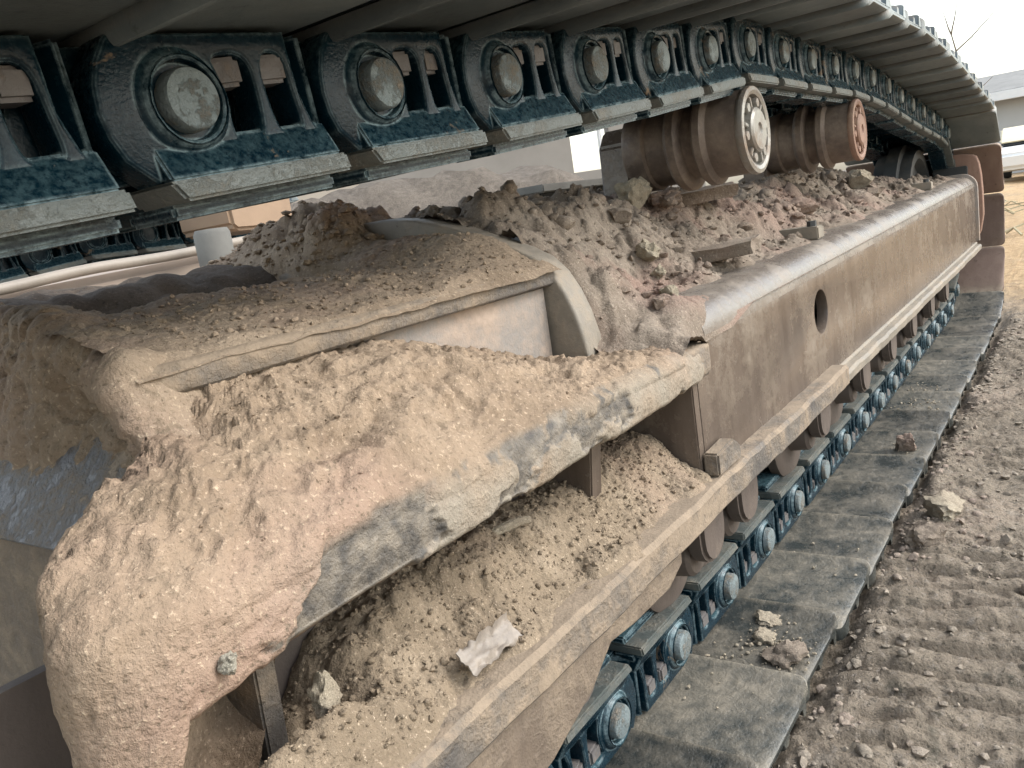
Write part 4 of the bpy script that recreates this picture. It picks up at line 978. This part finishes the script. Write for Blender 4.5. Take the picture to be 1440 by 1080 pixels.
scatter_grit('shoe_crumbs', pc, 0.0009 * (6.0 ** (RNG.random(len(pc)) ** 2)), M['clod'], 'crumbs of dried mud scattered on the lower track shoes', 'crumbs', None, 0.3)
G2 = 'clods on the clay ground'
def on_gr(x, y, dz=0.0): return (x, y, float(ground_z(np.array([x]), np.array([y]))[0]) + dz)
rock('ground_clod', on_gr(1.98, 0.30, .01), 0.045, (1.2, 1, 0.6), M['clod'], 'pale clod against the shoe edge on the ground, farther one', 'clod', G2, 44.1)
rock('ground_clod', on_gr(1.80, 0.315, .01), 0.040, (1, 1, 0.7), M['mud'], 'brown clod against the shoe edge on the ground, nearer one', 'clod', G2, 45.3)
rock('ground_clod', on_gr(1.62, 0.08, .005), 0.040, (1, 1.3, 0.6), M['mud'], 'smooth pinkish brown lump on the ground at right', 'clod', G2, 47.9)
rock('stone', (0.262, 0.4400, 0.575), 0.0065, (1, 1, 1), M['stone'], 'small pale stone stuck on the foot plate edge', 'stone', None, 50.2)
rock('mud_clod', (0.375, 0.505, 0.470), 0.016, (1, 0.8, 1.1), M['clod'], 'upright pale clod in the gap below the foot plate', 'clod', 'clods on the flange dirt', 53.1, None, 0.4, 0.4)
# pale stick lying on the flange dirt
z_ = float(ledge_z(np.array([0.70]), np.array([0.545]))[0])
tag(link('stick', MB().tube([(0.672, 0.560, z_ + .004), (0.690, 0.552, z_ + .006), (0.708, 0.545, z_ + .007), (0.722, 0.538, z_ + .005)], [0.0045, 0.0062, 0.0060, 0.0045], 9).mesh('stick'), M['clod']), 'short pale stick lying on the flange dirt', 'stick')
# torn scrap of pale plastic
t = bmesh.new(); bmesh.ops.create_grid(t, x_segments=22, y_segments=10, size=0.5)
for v in t.verts:
    x, y = v.co.x, v.co.y
    ez = 0.004 * float(perlin(x * 4, y * 4, 3)) + 0.0022 * float(perlin(x * 11, y * 9, 7)) + 0.03 * max(0, y - 0.25) * (x > -0.1) 
    v.co = Vector((x * 0.080, y * 0.026 * (1 + 0.5 * float(perlin(x * 4, 2, 1)) + 0.3 * float(perlin(x * 14, y * 3, 4))), ez))
bmesh.ops.solidify(t, geom=t.faces[:], thickness=0.0012)
tag(link('plastic_scrap', MB().add(t).mesh('plastic_scrap', 60), mat_plain("torn pale plastic", (0.21, 0.18, 0.15), 0.5, 0.4, 40), None, (0.535, 0.466, 0.434), (0.75, 0.05, 0.06)), 'torn scrap of pale plastic on the flange dirt', 'plastic scrap')

# ================================================================== MACHINE PARTS BEYOND
M['beige'] = mat_plain("sandy beige coat", (0.29, 0.235, 0.19), 0.8, 0.16, 4)
M['greyc'] = mat_plain("pale grey cast", (0.15, 0.146, 0.13), 0.75, 0.25, 9)
M['tan'] = mat_plain("tan lit steel", (0.27, 0.185, 0.12), 0.7, 0.16, 6)
M['hose'] = mat_plain("pale hose rubber", (0.25, 0.215, 0.175), 0.55, 0.15, 14)
CB = Thing('carbody', (1.2, 2.1, 0.3), 'sandy beige carbody block behind the leg opening at left', 'carbody')
mb = MB(); mb.prism([(0.1, 0.30), (2.2, 0.30), (2.2, 0.858), (1.386, 0.846), (0.86, 0.822), (0.1, 0.79)], 'Y', 2.0, 2.5, 0.02); CB.part('body', mb, M['beige'])
mb = MB(); mb.lathe([(0.045, 0.0), (0.046, 0.02), (0.046, 0.128), (0.040, 0.140), (0.0, 0.142)], 'Z', 28, Matrix.Translation((1.335, 1.86, 0.765))); CB.part('swivel_post', mb, M['greyc'], 'pale grey rounded post beside the hose')
mb = MB(); mb.box(0.9, 1.6, 1.75, 2.0, 0.3, 0.776, 0.01); CB.part('shelf', mb, M['beige'])
mb = MB(); mb.prism([(1.81, 0.935), (1.83, 0.918), (2.07, 0.912), (2.085, 0.93), (2.10, 1.35), (1.79, 1.35)], 'Y', 2.40, 2.70, 0.012); CB.part('bearing_block', mb, M['tan'], 'orange beige block hanging above the mound')
hp = [(0.35, 1.98, 0.795), (0.70, 1.985, 0.826), (0.95, 1.985, 0.842), (1.15, 1.98, 0.851), (1.40, 1.98, 0.864), (1.8, 2.0, 0.876)]
tag(link('hose', MB().tube([(float(np.interp(t, range(6), [q[0] for q in hp])), float(np.interp(t, range(6), [q[1] for q in hp])) , float(np.interp(t, range(6), [q[2] for q in hp])) + 0.003 * math.sin(3 * t)) for t in np.linspace(0, 5, 40)], 0.0135, 12).mesh('hose'), M['hose']), 'pale hose running across the top of the beige carbody', 'hose')
# slab behind the roller bracket, dark colour stands for shade under its base
XB = Thing('shade_slab', (2.2, 1.5, 0.6), 'steel slab coloured dark blue grey as shade behind the roller bracket', 'steel slab')
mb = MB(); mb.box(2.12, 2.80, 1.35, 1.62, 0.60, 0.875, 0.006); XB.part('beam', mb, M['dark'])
mb = MB(); mb.box(2.10, 2.82, 1.33, 1.64, 0.8755, 0.90, 0.004); XB.part('cover_strip', mb, M['greyc'])

# ================================================================== BACKGROUND
M['concrete'] = mat_plain("grey rendered wall", (0.25, 0.23, 0.205), 0.9, 0.14, 1.2)
M['lightwall'] = mat_plain("pale beige wall", (0.42, 0.365, 0.30), 0.9, 0.10, 1.0)
M['roofgrey'] = mat_plain("weathered roof sheet", (0.22, 0.215, 0.20), 0.8, 0.2, 2)
M['white'] = mat_plain("white painted board", (0.75, 0.75, 0.74), 0.6, 0.06, 3)
M['greywall'] = mat_plain("pale grey wall", (0.46, 0.46, 0.45), 0.9, 0.08, 0.8)
# concrete shed with an open bay, beyond the bank
def shed():
    ang = math.atan2(9.6, 9.2)
    T = Thing('concrete_shed', (10.6, 8.6, 0), 'grey rendered shed with an open bay seen behind the near roller bracket', 'shed')
    # wall runs across the view: local frame u along the wall, v thickness
    Rm = Matrix.Translation((10.6, 8.6, 0)) @ Matrix.Rotation(-math.radians(46), 4, 'Z')
    def b(name, u0, u1, v0, v1, z0, z1, mat, bev=0.01):
        mb = MB(); mb.box(u0, u1, v0, v1, z0, z1, bev, Rm); return T.part(name, mb, mat)
    b('wall', -1.297, 2.177, 0, 0.25, -0.3, 3.2, M['concrete'])
    b('sill_wall', 2.18, 2.83, 0.01, 0.24, -0.3, 1.40, M['concrete'])
    b('lintel', 2.18, 2.83, 0.01, 0.24, 2.7, 3.2, M['concrete'])
    b('mullion', 2.68, 2.73, 0.08, 0.17, 1.403, 2.697, M['white'])
    b('wall', 2.833, 4.4, 0, 0.25, -0.3, 3.2, M['concrete'])
    b('roof', -6.7, 4.6, -0.4, 0.5, 3.203, 3.35, M['roofgrey'])
    b('pale_panel', -6.5, -1.3, 0, 0.25, -0.3, 3.2, M['lightwall'])
shed()
# long low house at right
H = Thing('house', (35, 1.8, 0), 'low pale grey house with a white eaves board beyond the end of the track', 'house')
mb = MB(); mb.box(33, 34, -14, 6.6, -0.5, 2.22); H.part('wall', mb, M['greywall'])
mb = MB(); mb.prism([(32.5, 2.23), (32.62, 2.49), (36, 3.25), (36, 2.23)], 'Y', -14.3, 6.9); H.part('roof', mb, M['roofgrey'])
mb = MB(); mb.box(32.30, 32.48, -14.3, 6.9, 2.18, 2.46, 0.01); H.part('eaves_board', mb, M['white'])
for y in (-9, -5.5, -2.0):
    mb = MB(); mb.box(32.95, 32.998, y, y + 1.4, 0.8, 1.8, 0.01); w_ = H.part('window', mb, M['white'])
    mb = MB(); mb.box(32.93, 32.949, y + .1, y + 1.3, 0.9, 1.7); pme = mb.mesh('pane'); pme.transform(Matrix.Translation(-H.p)); link('pane', pme, M['dark'], w_)
# parked white car
carpaint = mat_plain("white car paint", (0.78, 0.78, 0.76), 0.3, 0.03, 2)
cream = mat_plain("cream cover", (0.70, 0.62, 0.45), 0.7, 0.06, 3)
glass = mat_plain("dark car glass", (0.03, 0.035, 0.04), 0.1, 0.1, 2)
tyre = mat_plain("tyre rubber", (0.025, 0.025, 0.025), 0.8, 0.2, 9)
CA = Thing('parked_car', (28.0, 1.5, -0.22), 'white parked car with a cream roof cover in front of the grey house', 'car')
def P_(pts): return [(a + 28.0, b - 0.22) for a, b in pts]
# car points along X here; built as an (x,z) outline across its width
mb = MB(); mb.prism(P_([(-2.1, 0.35), (-2.15, 0.75), (-1.3, 0.92), (2.0, 0.92), (2.1, 0.6), (2.05, 0.3), (-1.9, 0.28)]), 'Y', 0.65, 2.35, 0.08, 3); CA.part('body', mb, carpaint)
mb = MB(); mb.prism(P_([(-1.25, 0.925), (-0.55, 1.36), (1.3, 1.38), (1.95, 0.925)]), 'Y', 0.75, 2.25, 0.06, 3); CA.part('cabin', mb, glass)
mb = MB(); mb.prism(P_([(-1.2, 1.02), (-0.6, 1.43), (1.3, 1.45), (1.75, 1.10)]), 'Y', 0.72, 2.28, 0.05, 3); CA.part('roof_cover', mb, cream)
for x in (-1.3, 1.3):
    for y in (0.7, 2.3):
        mb = MB(); mb.lathe([(0, -0.1), (0.2, -0.1), (0.31, -0.09), (0.32, 0), (0.31, 0.09), (0.2, 0.1), (0, 0.1)], 'Y', 24, Matrix.Translation((28 + x, y, 0.10))); CA.part('wheel', mb, tyre)
# bare sapling behind the track
bark = mat_plain("grey bark", (0.16, 0.13, 0.10), 0.9, 0.3, 8)
SP = Thing('bare_sapling', (14.0, 1.55, 0), 'thin bare sapling whose twigs show above the curve of the track', 'sapling')
def twig(p, d, L, r, n=7):
    pts = [Vector(p)]; d = Vector(d).normalized()
    for _ in range(n):
        d = (d + 0.12 * Vector((random.uniform(-1, 1), random.uniform(-1, 1), random.uniform(-.4, 1)))).normalized(); pts.append(pts[-1] + d * L / n)
    return pts, [r * (1 - 0.75 * k / n) for k in range(n + 1)]
pts, rr = twig((14.0, 1.55, -0.05), (0, 0, 1), 2.5, 0.035, 10)
SP.part('trunk', MB().tube(pts, rr, 7), bark)
for k, (d, L) in enumerate((((0.1, -1.0, 0.75), 0.75), ((0.2, 0.5, 1), 0.4), ((-0.2, -0.25, 1), 0.45), ((0, 0.9, 0.7), 0.5), ((0.3, -0.8, 0.5), 0.5))):
    q, r2 = twig(pts[[9, 10, 10, 7, 6][k]], d, L, 0.012, 6); SP.part('branch', MB().tube(q, r2, 5), bark)
# dry stalks on the far ground
V = MB()
for k in range(70):
    x, y = random.uniform(8, 16), random.uniform(-1.2, 1.4); z = float(ground_z(np.array([x]), np.array([y]))[0]); a = random.uniform(0, 6.28); L = random.uniform(.2, .7)
    V.tube([(x, y, z + .01), (x + .5 * L * math.cos(a), y + .5 * L * math.sin(a), z + random.uniform(.03, .12)), (x + L * math.cos(a), y + L * math.sin(a), z + .02)], 0.010, 4)
tag(link('dry_stalks', V.mesh('dry_stalks'), mat_plain("dry straw", (0.36, 0.31, 0.2), 0.9, 0.3, 5)), 'dry stalks strewn on the sandy ground beyond the track', 'stalks', None, 'stuff')
